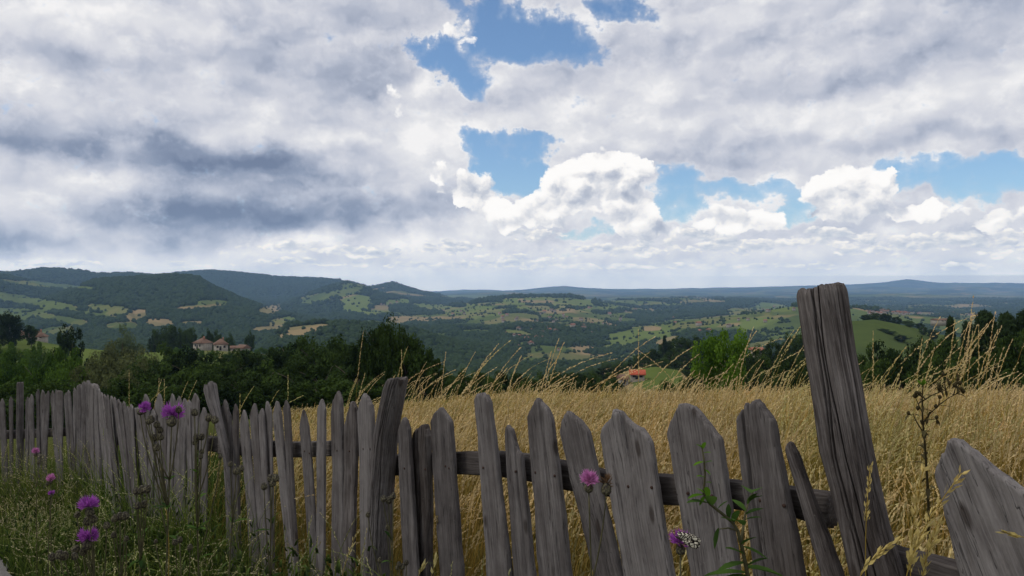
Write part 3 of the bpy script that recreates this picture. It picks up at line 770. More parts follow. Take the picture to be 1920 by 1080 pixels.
def house(px, py_ridge, D, wpx, dm, wall_h, roof_h, rot, label, hip=1.0, roof=None, name='farmhouse', wins=2, chimney=True, sink=0.0):
    x, y, ztop = at(px, py_ridge, D)
    w = wpx / F * D
    t = empty(name, (x, y, ztop - wall_h - roof_h)); t.rotation_euler = (0, 0, R(rot))
    mb = MB(); box(mb, -w / 2, w / 2, -dm / 2, dm / 2, -4.0, wall_h); obj('wall', mb.mesh('wall', [M_wall]), t)
    mb = MB(); roof_mesh(mb, w, dm, roof_h, wall_h + 0.02, hip=hip); ro = obj('roof', mb.mesh('roof', [roof or M_roof]), t)
    if chimney:
        mb = MB(); box(mb, w * .12, w * .12 + .6, -.3, .3, wall_h + roof_h * .5, wall_h + roof_h + .7); obj('chimney', mb.mesh('chimney', [M_brick]), ro)
    for i in range(wins):
        cx = -w / 2 + w * (i + .5) / wins
        mb = MB(); box(mb, cx - .5, cx + .5, -dm / 2 - .04, -dm / 2 + .1, wall_h * .42, wall_h * .80); obj('window', mb.mesh('window', [M_dark]), t)
    mb = MB(); box(mb, -w * .05 - .5, -w * .05 + .5, -dm / 2 - .05, -dm / 2 + .1, 0.0, wall_h * .70); obj('door', mb.mesh('door', [M_dark]), t)
    tag(t, label, 'house')
    return t
house(380, 633, 380, 24, 6.2, 3.0, 2.6, -28, 'pale farmhouse with hipped brown roof, leftmost of the three among the trees')
house(414, 635, 378, 24, 6.0, 3.0, 2.7, 24, 'pale farmhouse with hipped brown roof in the middle of the three among the trees')
house(456, 646, 385, 20, 4.6, 2.3, 1.7, -34, 'low farm shed with light brown gabled roof right of the two farmhouses', hip=0.0, wins=1, name='farm_shed', chimney=False)
house(439, 648, 390, 12, 4.0, 2.0, 1.2, 20, 'tiny brown roofed outbuilding between the middle farmhouse and the low shed', hip=0.0, wins=1, name='outbuilding', chimney=False)
house(72, 620, 372, 26, 6.5, 1.0, 2.9, 18, 'white house with broad brown roof on the left skyline of the green slope')
house(39, 619, 372, 18, 6.0, 1.0, 2.4, -10, 'small house with reddish brown roof under the big tree at far left', chimney=False)
house(1195, 693, 238, 25, 4.2, 1.5, 1.35, -6, 'low building with bright red roof beside the small green hill', hip=0.0, roof=M_roof_red, chimney=False, name='red_roofed_barn')
house(1168, 702, 236, 12, 4.0, 1.6, 1.2, 10, 'small brown roofed shed left of the bright red roof', hip=0.0, chimney=False, name='shed', wins=1)
house(1418, 651, 210, 18, 4.0, 1.4, .6, 6, 'low building with faded orange roof beyond the bright green tree', hip=0.0, roof=M_roof_faded, chimney=False, name='orange_roofed_barn')
house(1763, 597, 700, 27, 9, 1.5, 1.4, 8, 'long low pale building with brown roof beyond the green hill at right', hip=0.0, name='long_building', chimney=False, wins=4)
# village houses far down in the valley, a few pixels each
def tiny(roofm):
    mb = MB(); box(mb, -5, 5, -4, 4, -3, 4.5)
    n = len(mb.F[4][0]); mb2 = MB(); roof_mesh(mb2, 10, 8, 3.2, 4.55, hip=0.0)
    V = np.vstack([np.concatenate(mb.V), np.concatenate(mb2.V)]); off = mb.n
    f4 = np.concatenate([mb.F[4][0]] + [f + off for f in mb2.F[4]]); f3 = np.concatenate([f + off for f in mb2.F[3]])
    return mk_mesh('village_house', V, [f3, f4], [M_wall, roofm], None, False, [1] * len(f3) + [0] * n + [1] * (len(f4) - n))
M_roof_far = plain_material('weathered_orange_tiles', (0.20, 0.08, 0.045), (0.30, 0.13, 0.08), 1.0)
TINY = [tiny(M_roof), tiny(M_roof_far)]
def village(pts, label, group, jx, jy, n, s=1.0):
    g = np.random.default_rng(len(pts) * 31 + n)
    for i in range(n):
        px, py, D0 = pts[i % len(pts)]
        px += g.normal(0, jx); py += g.normal(0, jy)
        # walk out along the sight line until it meets the land
        Y = np.geomspace(D0 * .55, D0 * 1.7, 500); X = (px - 960) / F * Y
        gap = CAMZ - (py - 540) / F * Y - H(X, Y)
        k = np.nonzero(gap < 0)[0]
        if not len(k): continue
        k = k[0]
        o = obj('village_house', TINY[int(g.random() < .4)], None, (X[k], Y[k], H(X[k:k + 1], Y[k:k + 1])[0] + 1.0))
        o.rotation_euler = (0, 0, g.uniform(0, 3.14)); sc = s * g.uniform(.7, 1.3); o.scale = (sc, sc, sc)
        tag(o, label, 'house', group)
village([(1050, 605, 3300), (1020, 625, 2600), (1110, 590, 3600), (985, 640, 2200), (1080, 620, 2800), (1000, 597, 3500), (1150, 583, 4000)], 'tiny pale house scattered on the wooded slope in the middle of the valley', 'houses on the middle slope', 40, 9, 60)
village([(1690, 588, 3500), (1660, 588, 3500), (1720, 589, 3400), (1850, 590, 3300)], 'tiny pale house of the town in the plain right of the tall post', 'houses of the town in the plain', 22, 1.6, 50, 0.9)
village([(710, 574, 4500), (725, 578, 4400), (860, 590, 4000), (930, 600, 3500)], 'tiny house among the bright fields left of the valley', 'houses among the left fields', 14, 4, 20)
village([(1395, 605, 2600), (1300, 615, 2000), (1460, 580, 3200), (1285, 598, 2600)], 'tiny house on the green slope left of the tall post', 'houses on the right slope', 24, 5, 16)

# ================================================================== the picket fence
def wood_material(name, dark, mid, light, warm=0.0, gs=1.0, gc=1.5):
    m, nt, b = material(name, 0.92, 0.12)
    q = coord(nt)
    inf = nt.nodes.new('ShaderNodeObjectInfo'); rnd = S(nt, inf.outputs['Random'])
    q = vmath(nt, 'ADD', q, xyz(nt, rnd * 13.0, rnd * 7.0, rnd * 29.0))
    wob = noise(nt, q, 5.0, 2, .5, color=True)
    qd = vmath(nt, 'MULTIPLY_ADD', wob, (0.012, 0.012, 0.0), q)
    grain = noise(nt, vmath(nt, 'MULTIPLY', qd, (210 * gs, 210 * gs, 6)), 1.0, 6, .7)
    streak = noise(nt, vmath(nt, 'MULTIPLY', qd, (34, 34, 1.6)), 1.0, 4, .6)
    blotch = noise(nt, q, 9.0, 5, .65)
    crack = (noise(nt, vmath(nt, 'MULTIPLY', qd, (44, 44, 0.6)), 1.0, 3, .55) - 0.5).abs()
    cr = crack.ss(0.0, 0.010, 0.0, 1.0)
    f = (0.5 + (grain - .5) * gc + (streak - .5) * 0.85 + (blotch - .5) * 0.7 + (rnd - 0.5) * 0.34).clamp()
    c = f.ramp([(0.0, dark), (0.42, mid), (1.0, light)])
    c = mix(nt, cr.ss(0, 1, 0.6, 0.0), c, (0.012, 0.010, 0.010))
    pale = noise(nt, q, 60.0, 3, .7).ss(.66, .80)
    c = mix(nt, pale * 0.35, c, (0.30, 0.29, 0.27))
    kn = voro(nt, vmath(nt, 'MULTIPLY', qd, (11, 11, 4.2)), 1.0, dim='3D').ss(.06, .15, .75, 0.0)
    c = mix(nt, kn, c, (0.030, 0.022, 0.018))
    damp = noise(nt, q, 2.2, 4, .6).ss(.5, .75)
    c = mix(nt, damp * 0.55, c, (0.045, 0.034, 0.028))
    link(nt, c, b.inputs['Base Color'])
    bump(nt, b, grain * 0.5 + streak * 0.6 + cr * 0.5, 0.75, 0.004)
    return m
M_picket = wood_material('weathered_grey_wood', (0.034, 0.029, 0.028), (0.104, 0.093, 0.089), (0.235, 0.217, 0.207), gc=1.05)
M_post = wood_material('cracked_grey_post_wood', (0.016, 0.013, 0.012), (0.070, 0.060, 0.056), (0.205, 0.185, 0.175), gs=.8)
M_rail = wood_material('dark_rail_wood', (0.022, 0.018, 0.017), (0.065, 0.056, 0.052), (0.16, 0.145, 0.135), gs=.8)
M_black = wood_material('rotten_dark_wood', (0.012, 0.010, 0.010), (0.045, 0.038, 0.035), (0.15, 0.135, 0.125), gs=.6)

PATH = np.array([(1.05, 1.12), (.755, 1.62), (.425, 2.05), (-.18, 2.8), (-1.0, 3.8), (-1.64, 4.5), (-2.94, 5.8), (-4.75, 8.4), (-7.2, 9.6)])
PATH_PX = 960 + F * PATH[:, 0] / PATH[:, 1]
def fence_at(px):
    """point of the fence line in the direction px, and the unit tangent there (towards the left)"""
    if px <= PATH_PX[-1]: i = len(PATH) - 2
    else: i = int(np.clip(np.searchsorted(-PATH_PX, -px) - 1, 0, len(PATH) - 2))
    a, b = PATH[i], PATH[i + 1]
    k = (px - 960) / F
    t = (k * a[1] - a[0]) / ((b[0] - a[0]) - k * (b[1] - a[1]))
    T = (b - a) / np.linalg.norm(b - a)
    return a + (b - a) * t, T
def smooth_tangent(px):
    return fence_at(px)[1]
class Plane:
    """vertical plane of the fence at px; local x runs to the right as seen from the meadow, local y away from the viewer"""
    def __init__(s, px, off=0.0):
        p, T = fence_at(px)
        s.t = np.array([-T[0], -T[1]])                 # rightwards
        s.n = np.array([-s.t[1], s.t[0]])              # away
        if s.n[1] < 0: s.n = -s.n
        s.p = p + s.n * off
    def uv(s, px, py):
        d = np.array([(px - 960) / F, 1.0])
        k = s.n.dot(s.p) / s.n.dot(d)
        q = d * k
        return (q - s.p).dot(s.t), CAMZ - (py - 540) / F * k
    def world(s, u, d, z):
        q = s.p + s.t * u + s.n * d
        return np.array([q[0], q[1], z])

def set_frame(o, P, u0, z0, lean):
    """origin at local (u0, z0); the local z axis follows the lean of the wood"""
    t = Vector((P.t[0], P.t[1], 0)); n = Vector((P.n[0], P.n[1], 0))
    zax = (Vector((0, 0, 1)) + t * lean).normalized(); xax = n.cross(zax) * -1
    xax = zax.cross(n) * -1 if xax.dot(t) < 0 else xax
    if xax.dot(t) < 0: xax = -xax
    w = P.world(u0, 0, z0)
    M = Matrix((xax, n, zax)).transposed().to_4x4(); M.translation = Vector(w)
    o.matrix_world = M
    return M

FENCE = empty('picket_fence', (PATH[4][0], PATH[4][1], gz(*PATH[4])))
tag(FENCE, 'old weathered grey wooden picket fence with crooked posts running down along the meadow', 'fence')
FENCE_INV = Matrix.Translation(-FENCE.location)
wg = np.random.default_rng(5)

def board(name, px, top, bl, br, off=-0.012, thick=0.022, mat=None, N=22, Mr=90, groove=0.0022, cracks=(), rag=0.004, parent=FENCE, zfoot=None, label=None):
    """a split plank. top: outline in picture pixels from left shoulder over the tip to the right shoulder;
    bl, br: (x, y) of its left and right edge further down"""
    P = Plane(px, off)
    T = np.array([P.uv(*q) for q in top]); B0 = np.array(P.uv(*bl)); B1 = np.array(P.uv(*br))
    TL, TR = T[0], T[-1]
    mid = 0.5 * (B0 + B1)
    foot = P.world(mid[0], 0, 0)
    zf = (gz(foot[0], foot[1]) if zfoot is None else zfoot) - 0.12
    kl = (TL[0] - B0[0]) / (TL[1] - B0[1]); kr = (TR[0] - B1[0]) / (TR[1] - B1[1])
    eL = lambda z: B0[0] + kl * (z - B0[1]); eR = lambda z: B1[0] + kr * (z - B1[1])
    uo = (T[:, 0] - eL(T[:, 1])) / (eR(T[:, 1]) - eL(T[:, 1]))
    uo[0], uo[-1] = 0, 1; uo = np.maximum.accumulate(uo + np.arange(len(uo)) * 1e-5)
    u = np.linspace(0, 1, N); u = 0.5 - 0.5 * np.cos(np.pi * u) * 0.5 - 0.5 * (1 - 2 * u) * 0.5 if False else u
    u = np.unique(np.concatenate([u, [0.015, 0.04, 0.96, 0.985], np.clip(uo, 0, 1)])); N = len(u)
    zt = np.interp(u, uo, T[:, 1])
    seed = wg.uniform(0, 200)
    zt = zt + (fbm(u * 14 + seed, u * 0 + seed, 3) - 0.5) * rag * 3
    v = 1 - (1 - np.linspace(0, 1, Mr)) ** 1.35
    Z = zf + (zt[None, :] - zf) * v[:, None]
    L, Rr = eL(Z), eR(Z)
    W = Rr - L
    wob = (fbm(Z * 5 + seed, Z * 0 + 3, 3) - 0.5) * 0.012 * np.minimum(1, W / .08)
    edge = (fbm(Z * 38 + seed, Z * 0 + u[None, :] * 2, 3) - 0.5) * 0.004
    U = L + W * u[None, :] + wob + edge * (np.abs(u[None, :] - .5) > .45)
    G = fbm(U / 0.006 + seed, Z / 0.22 + seed, 4) - 0.5
    big = fbm(U / 0.05 + seed, Z / 0.35 + seed, 2) - 0.5
    rnd_edge = (np.clip(np.abs(u[None, :] - .5) - 0.44, 0, 1) / 0.06) ** 2 * 0.004
    tip = np.clip(1 - (zt[None, :] - Z) / 0.012, 0, 1) ** 2 * 0.006
    Df = -thick / 2 - G * groove * 2 - big * 0.006 + rnd_edge + tip
    for cu, w_, dep, z_from in cracks:     # long splits: position across, half width, depth, how far down from the top
        line = cu + (fbm(Z * 6 + seed + 9, Z * 0, 3) - 0.5) * 0.12
        g = np.exp(-((u[None, :] - line) * W / w_) ** 2) * sst(-0.02, 0.05, Z - (zt.max() - z_from))
        Df = Df + g * dep
    Db = np.full_like(Df, thick / 2) - rnd_edge - tip + big * 0.004
    bow = (fbm(Z * 1.3 + seed, Z * 0 + 7, 2) - .5) * 0.02
    Df = Df + bow; Db = Db + bow
    lean = 0.5 * (kl + kr); u0 = mid[0] + lean * (zf - mid[1])
    Wd = np.zeros((2, Mr, N, 3))
    for k_, D in enumerate((Df, Db)):
        q = P.p[None, None] + U[..., None] * P.t + D[..., None] * P.n
        Wd[k_, ..., :2] = q; Wd[k_, ..., 2] = Z
    V = Wd.reshape(-1, 3)
    idx = np.arange(2 * Mr * N).reshape(2, Mr, N)
    def quads(a, b, c, d): return np.stack([a.ravel(), b.ravel(), c.ravel(), d.ravel()], -1)
    f = [quads(idx[0, :-1, :-1], idx[0, :-1, 1:], idx[0, 1:, 1:], idx[0, 1:, :-1]),
         quads(idx[1, :-1, :-1], idx[1, 1:, :-1], idx[1, 1:, 1:], idx[1, :-1, 1:]),
         quads(idx[0, :-1, 0], idx[0, 1:, 0], idx[1, 1:, 0], idx[1, :-1, 0]),
         quads(idx[0, :-1, -1], idx[1, :-1, -1], idx[1, 1:, -1], idx[0, 1:, -1]),
         quads(idx[0, -1, :-1], idx[0, -1, 1:], idx[1, -1, 1:], idx[1, -1, :-1]),
         quads(idx[0, 0, :-1], idx[1, 0, :-1], idx[1, 0, 1:], idx[0, 0, 1:])]
    o = obj(name, bpy.data.meshes.new(name))
    M = set_frame(o, P, u0, zf, lean)
    Mi = np.array(M.inverted())
    Vl = V @ Mi[:3, :3].T + Mi[:3, 3]
    me = mk_mesh(name, Vl, np.concatenate(f), [mat or M_picket], None, True)
    old = o.data; o.data = me; bpy.data.meshes.remove(old)
    if parent is not None:
        o.parent = parent; o.matrix_basis = Matrix.Translation(-parent.location) @ M
    if label: o['label'] = label
    return o

def post(px, left, right, seg=120, Mr=140, off=0.03, mat=None, splits=7, jag=0.02, label=None, squash=0.9, depth=0.022):
    """a split log: left and right are its outline in picture pixels from the top down"""
    P = Plane(px, off)
    Lq = np.array([P.uv(*q) for q in left]); Rq = np.array([P.uv(*q) for q in right])
    Lq = Lq[np.argsort(Lq[:, 1])]; Rq = Rq[np.argsort(Rq[:, 1])]
    ztop = max(Lq[-1, 1], Rq[-1, 1])
    w = P.world(0.5 * (Lq[0, 0] + Rq[0, 0]), 0, 0); zf = gz(w[0], w[1]) - 0.2
    def ext(A, z):
        k = (A[1, 0] - A[0, 0]) / (A[1, 1] - A[0, 1]) * 0.6
        r = np.interp(z, A[:, 1], A[:, 0]); r = np.where(z < A[0, 1], A[0, 0] + k * (z - A[0, 1]), r)
        k2 = (A[-1, 0] - A[-2, 0]) / (A[-1, 1] - A[-2, 1])
        return np.where(z > A[-1, 1], A[-1, 0] + k2 * (z - A[-1, 1]), r)
    seed = wg.uniform(0, 200)
    th = np.linspace(0, 2 * np.pi, seg, endpoint=False)
    ztl = np.interp(np.cos(th), [-1, 1], [Lq[-1, 1], Rq[-1, 1]])
    ragg = (fbm(th * 4.0 + seed, th * 0 + 3, 4) - 0.5)
    ragg = 0.5 * (ragg + np.roll(ragg[::-1], 1))   # closes round the ring
    zt = ztl + ragg * jag * 2
    v = 1 - (1 - np.linspace(0, 1, Mr)) ** 1.3
    Z = zf + (zt[None] - zf) * v[:, None]
    l, r_ = ext(Lq, Z), ext(Rq, Z)
    vd = np.array([(px - 960) / F, 1.0]); vd /= np.linalg.norm(vd)
    c = 0.5 * (l + r_); h = 0.5 * (r_ - l) * abs(P.n.dot(vd))      # a round log seen at a slant is narrower than its trace on the fence plane
    TH = np.broadcast_to(th, Z.shape)
    nz = lambda s1, s2, o_: fbm(np.cos(TH) * s1 + seed + o_, np.sin(TH) * s1 + Z * s2 + seed, 4) - 0.5
    rad = 1 + 0.05 * nz(1.2, 1.0, 0) + 0.055 * nz(7, 1.6, 5) + 0.07 * nz(26, 2.0, 11) + 0.05 * nz(60, 3.0, 17)
    for i in range(splits):
        a0 = wg.uniform(-np.pi, 0.0) if i < splits * 0.75 else wg.uniform(0, np.pi)
        if i == 0: a0 = -np.pi * 0.5
        if i == 1: a0 = -np.pi * 0.82
        line = a0 + (fbm(Z * 3.0 + i * 7 + seed, Z * 0 + i, 3) - 0.5) * 0.5
        dth = np.angle(np.exp(1j * (TH - line)))
        on = sst(0.32, 0.5, fbm(Z * 1.8 + i * 3 + seed, Z * 0 + 2, 2) + 0.12)
        rad = rad - np.exp(-(dth / wg.uniform(0.016, 0.034)) ** 2) * on * depth / np.maximum(h, 0.01) * wg.uniform(.6, 1.3)
    knot_z, knot_t = zf + (ztop - zf) * 0.42, -np.pi * 0.55
    kd = np.sqrt(((Z - knot_z) / 0.05) ** 2 + (np.angle(np.exp(1j * (TH - knot_t))) / 0.28) ** 2)
    rad = rad + 0.10 * np.exp(-(kd - 1) ** 2 * 3) - 0.22 * np.exp(-kd ** 2 * 5)
    rad = rad * (1 - 0.10 * np.clip(1 - (zt[None] - Z) / 0.02, 0, 1) ** 2)
    U = c + h * rad * np.cos(TH); D = h * squash * rad * np.sin(TH)
    rings = [(U, D, Z)]
    cap = []
    for k_ in (0.8, 0.55, 0.3, 0.05):
        uu = c[-1] * (1 - 0) + (U[-1] - c[-1]) * k_; dd = D[-1] * k_
        zz = zt * k_ + ztl * (1 - k_) + (fbm(uu * 90 + seed, dd * 90, 3) - 0.62) * 0.022
        cap.append((uu, dd, zz))
    Ua = np.vstack([U] + [q[0][None] for q in cap]); Da = np.vstack([D] + [q[1][None] for q in cap]); Za = np.vstack([Z] + [q[2][None] for q in cap])
    n = len(Ua)
    V = np.zeros((n, seg, 3)); V[..., :2] = P.p + Ua[..., None] * P.t + Da[..., None] * P.n; V[..., 2] = Za
    i = np.arange(n - 1)[:, None] * seg; j = np.arange(seg)[None]; k = (j + 1) % seg
    f = np.stack([i + j, i + k, i + seg + k, i + seg + j], -1).reshape(-1, 4)
    lean = (c[-1].mean() - c[Mr // 2].mean()) / (Z[-1].mean() - Z[Mr // 2].mean())
    o = obj('post', bpy.data.meshes.new('post'))
    M = set_frame(o, P, float(c[0].mean()), zf, lean)
    Mi = np.array(M.inverted()); Vl = V.reshape(-1, 3) @ Mi[:3, :3].T + Mi[:3, 3]
    old = o.data; o.data = mk_mesh('post', Vl, f, [mat or M_post], None, True); bpy.data.meshes.remove(old)
    o.parent = FENCE; o.matrix_basis = FENCE_INV @ M
    if label: o['label'] = label
    return o

# --- the near boards, each with its own outline
board('picket', 1850, [(1757, 884), (1775, 850), (1793, 822), (1807, 823), (1850, 862), (1922, 915), (1975, 972)], (1806, 1080), (2035, 1080), N=40, Mr=130, cracks=[(.12, .003, .008, .25), (.55, .004, .006, .5)], thick=.028, off=-.02)
board('picket', 1490, [(1479, 838), (1483, 828), (1490, 830), (1499, 845)], (1545, 1070), (1581, 1070), N=18, off=-.055, mat=M_post)
board('picket', 1425, [(1387, 784), (1404, 758), (1408.5, 764), (1410, 800), (1411.5, 755), (1421, 748), (1432, 756), (1457, 790)], (1417, 1080), (1509, 1080), N=44, Mr=130, cracks=[(.25, .0035, .016, .5)], thick=.026)
board('picket', 1305, [(1252, 812), (1255, 800), (1275, 760), (1287, 757), (1302, 761), (1328, 795), (1350, 824)], (1297, 1080), (1384, 1080), N=40, Mr=130, cracks=[(.9, .003, .006, .4)], thick=.026)
board('picket', 1185, [(1130, 812), (1133, 802), (1150, 780), (1154, 765), (1161, 767), (1187, 790), (1206, 803), (1222, 824)], (1176, 1080), (1264, 1080), N=44, Mr=130, cracks=[(.56, .004, .014, .17), (.6, .003, .006, .4)], thick=.026)
board('picket', 1090, [(1054, 806), (1060, 785), (1067, 770), (1076, 774), (1095, 790), (1107, 806)], (1118, 1080), (1168, 1080), N=34, Mr=110, off=-.02)
board('picket', 1020, [(993, 778), (1003, 758), (1010, 745), (1014, 748), (1028, 762), (1037, 782)], (1018, 1080), (1076, 1080), N=34, Mr=110, cracks=[(.62, .003, .008, .4)])
board('picket', 960, [(949, 812), (951, 798), (954, 796), (961, 806), (972, 846), (979, 850)], (965, 1080), (1001, 1080), N=24, Mr=100, cracks=[(.7, .003, .012, .9)])
board('picket', 912, [(893, 747), (897, 738), (905, 735), (914, 741), (922, 758), (923, 778)], (916, 1080), (959, 1080), N=30, Mr=110, off=-.022)
board('picket', 830, [(808, 790), (815, 775), (824, 763), (828, 765), (838, 776), (846, 790)], (827, 1080), (868, 1080), N=30, Mr=110)
board('picket', 795, [(779, 822), (783, 808), (795, 796), (800, 796), (803, 806), (806, 820)], (787, 1080), (810, 1080), N=24, Mr=90, off=.02, mat=M_black, groove=.005, rag=.01, thick=.035, cracks=[(.4, .006, .02, .9)], label='dark rotten splintered picket')
board('picket', 757, [(747, 808), (751, 792), (755, 783), (760, 786), (766, 804)], (759, 1080), (785, 1080), N=24, Mr=90, off=-.03)
board('picket', 686, [(672, 774), (677, 752), (683, 737), (689, 744), (696, 758), (699, 776)], (678, 1080), (702, 1080), N=24, Mr=90, off=-.02)
board('picket', 656, [(646, 800), (653, 772), (659, 752), (663, 752), (667, 765), (669, 790)], (640, 1080), (664, 1080), N=24, Mr=90, off=.0, mat=M_post)
board('picket', 633, [(623, 775), (628, 748), (635, 733), (640, 745), (642, 772)], (622, 1080), (645, 1080), N=22, Mr=80)
# --- boards further down the line: tip (x, y), width, sideways drift towards the foot per pixel of height
ROW = [(604, 748, 14, -.01), (569, 768, 25, .055), (535, 750, 17, .06), (521, 752, 16, .055), (502, 752, 17, .03), (492, 765, 10, .03), (477, 756, 15, .04), (460, 768, 17, .05), (444, 757, 12, .03),
       (421, 749, 16, .04), (428, 770, 12, .05), (383, 764, 17, -.02), (367, 737, 20, -.05), (357, 752, 9, -.03), (346, 745, 12, -.03), (334, 745, 13, -.03), (322, 741, 17, -.03), (309, 768, 10, 0), (297, 740, 15, .0), (287, 768, 10, .02), (275, 741, 12, .03),
       (260, 764, 26, .05), (246, 763, 10, 0.060), (238, 757, 7.0, 0.090), (232, 752, 7.0, 0.100), (226, 751, 6.0, 0.105), (220, 747, 7.0, 0.110), (215, 744, 6.0, 0.110), (209, 743, 6.0, 0.100), (202, 740, 7.0, 0.100), (196, 737, 6.0, 0.090), (191, 736, 7.0, 0.085), (185, 727, 9, .12),
       (140, 729, 9, 0), (129, 731, 8, .04), (123, 739, 8, .06), (113, 732, 12, .03), (106, 732, 9, .03), (99, 732, 9, .03), (89, 734, 10, .0), (80, 732, 10, .0), (70, 730, 9, .02), (60, 739, 8, 0), (51, 745, 8, 0), (20, 746, 9, 0), (4, 748, 15, 0), (-12, 750, 14, 0), (-30, 748, 14, 0), (-52, 750, 15, 0), (-75, 747, 15, 0)]
for k_, (px, py, w, dr) in enumerate(ROW):
    w = w * .88 * wg.uniform(.72, 1.18); dr += wg.normal(0, .022); py += wg.normal(0, 2.5) if px < 360 else 0
    sh = w * wg.uniform(.9, 1.9); a = wg.uniform(-.15, .15) * w
    tp = [(px - w / 2, py + sh), (px - w * .25 + a * .5, py + sh * .42), (px + a - w * .07, py), (px + a + w * .07, py + wg.uniform(0, 1)), (px + w * .27 + a * .5, py + sh * .4), (px + w / 2, py + sh * wg.uniform(.8, 1.15))]
    if k_ == 21: tp = [(247, 769), (250, 765), (262, 764), (270, 766), (273, 772)]
    if k_ == 36: tp = [(107, 735), (109, 732), (117, 732), (119, 736)]
    yb = py + 160
    board('picket', px, tp, (px - w / 2 + dr * 160, yb), (px + w / 2 + dr * 160, yb), N=14, Mr=50, off=-.012 + wg.uniform(-.012, .012) * (3 if 188 < px < 250 else 1), rag=.002, thick=.015)

post(1550, [(1492, 546), (1500, 600), (1509, 660), (1519, 720), (1535, 840), (1552, 900), (1572, 980), (1594, 1080)], [(1588, 534), (1595, 590), (1605, 660), (1619, 730), (1636, 830), (1650, 900), (1670, 990), (1698, 1080)], seg=420, Mr=240, off=-.02, splits=12, jag=.012, label='tall leaning post with deep dark cracks')
post(735, [(724, 708), (718, 722), (709, 760), (700, 805), (691, 900), (687, 1000), (683, 1080)], [(768, 712), (764, 740), (755, 787), (748, 840), (743, 907), (738, 1000), (733, 1080)], seg=340, Mr=200, off=-.03, splits=16, jag=.012, depth=.010, mat=M_picket)
post(400, [(381, 730), (388, 755), (402, 795), (416, 850), (421, 880), (425, 940)], [(408, 720), (411, 745), (419, 790), (430, 840), (434, 880), (440, 940)], seg=240, Mr=140, off=-.07, splits=9, jag=.03, depth=.012, mat=M_picket, label='crooked grey post leaning to the left')
for q_ in [(150, 721, 9, 0, -.02), (158.5, 716, 8, 0, -.035), (166.5, 714, 8, .0, -.03), (173, 719, 7, .01, -.02), (179, 719, 8, .03, -.01)]:
    px, py, w, dr, of_ = q_
    board('picket', px, [(px - w / 2, py + 5), (px - w * .3, py + 1), (px, py), (px + w * .25, py + 3), (px + w / 2, py + 7)], (px - w / 2 + dr * 160, py + 160), (px + w / 2 + dr * 160, py + 160), N=16, Mr=60, off=of_, rag=.012, thick=.03, groove=.004)
post(38, [(31, 717), (30, 760), (29, 850)], [(45, 717), (45, 760), (46, 850)], seg=60, Mr=60, off=-.02, splits=6, jag=.015, depth=.01, mat=M_picket)

M_nail = plain_material('rusty_nail', (0.02, 0.012, 0.010), (0.06, 0.03, 0.02), 200, rough=.6)
bpy.context.view_layer.update()
NEAR = [o_ for o_ in FENCE.children if o_.name.startswith('picket')]
for px, py in [(835, 874), (842, 878), (906, 877), (934, 884), (967, 884), (1004, 886), (1040, 892), (1100, 905), (1124, 908), (1178, 912), (1222, 914), (1290, 925), (1335, 930), (1425, 938), (1470, 948), (758, 878), (772, 880), (797, 880), (681, 842), (694, 842), (632, 845), (655, 846), (571, 846), (580, 850)]:
    for o_ in NEAR:
        Mi = (Matrix.Translation(FENCE.location) @ o_.matrix_basis).inverted()
        a_ = Mi @ Vector((0, 0, CAMZ)); b_ = Mi @ Vector(at(px, py, 6.0))
        ok_, loc_, nrm_, _i = o_.ray_cast(a_, (b_ - a_).normalized())
        if ok_ and nrm_.y < -.5:
            mb = MB(); n_ = np.array(nrm_); c_ = np.array(loc_)
            mb.tube(np.array([c_ - n_ * .004, c_ + n_ * .0015, c_ + n_ * .0024]), np.array([.0046, .0046, .003]), 10)
            obj('nail', mb.mesh('nail', [M_nail], True), o_); break

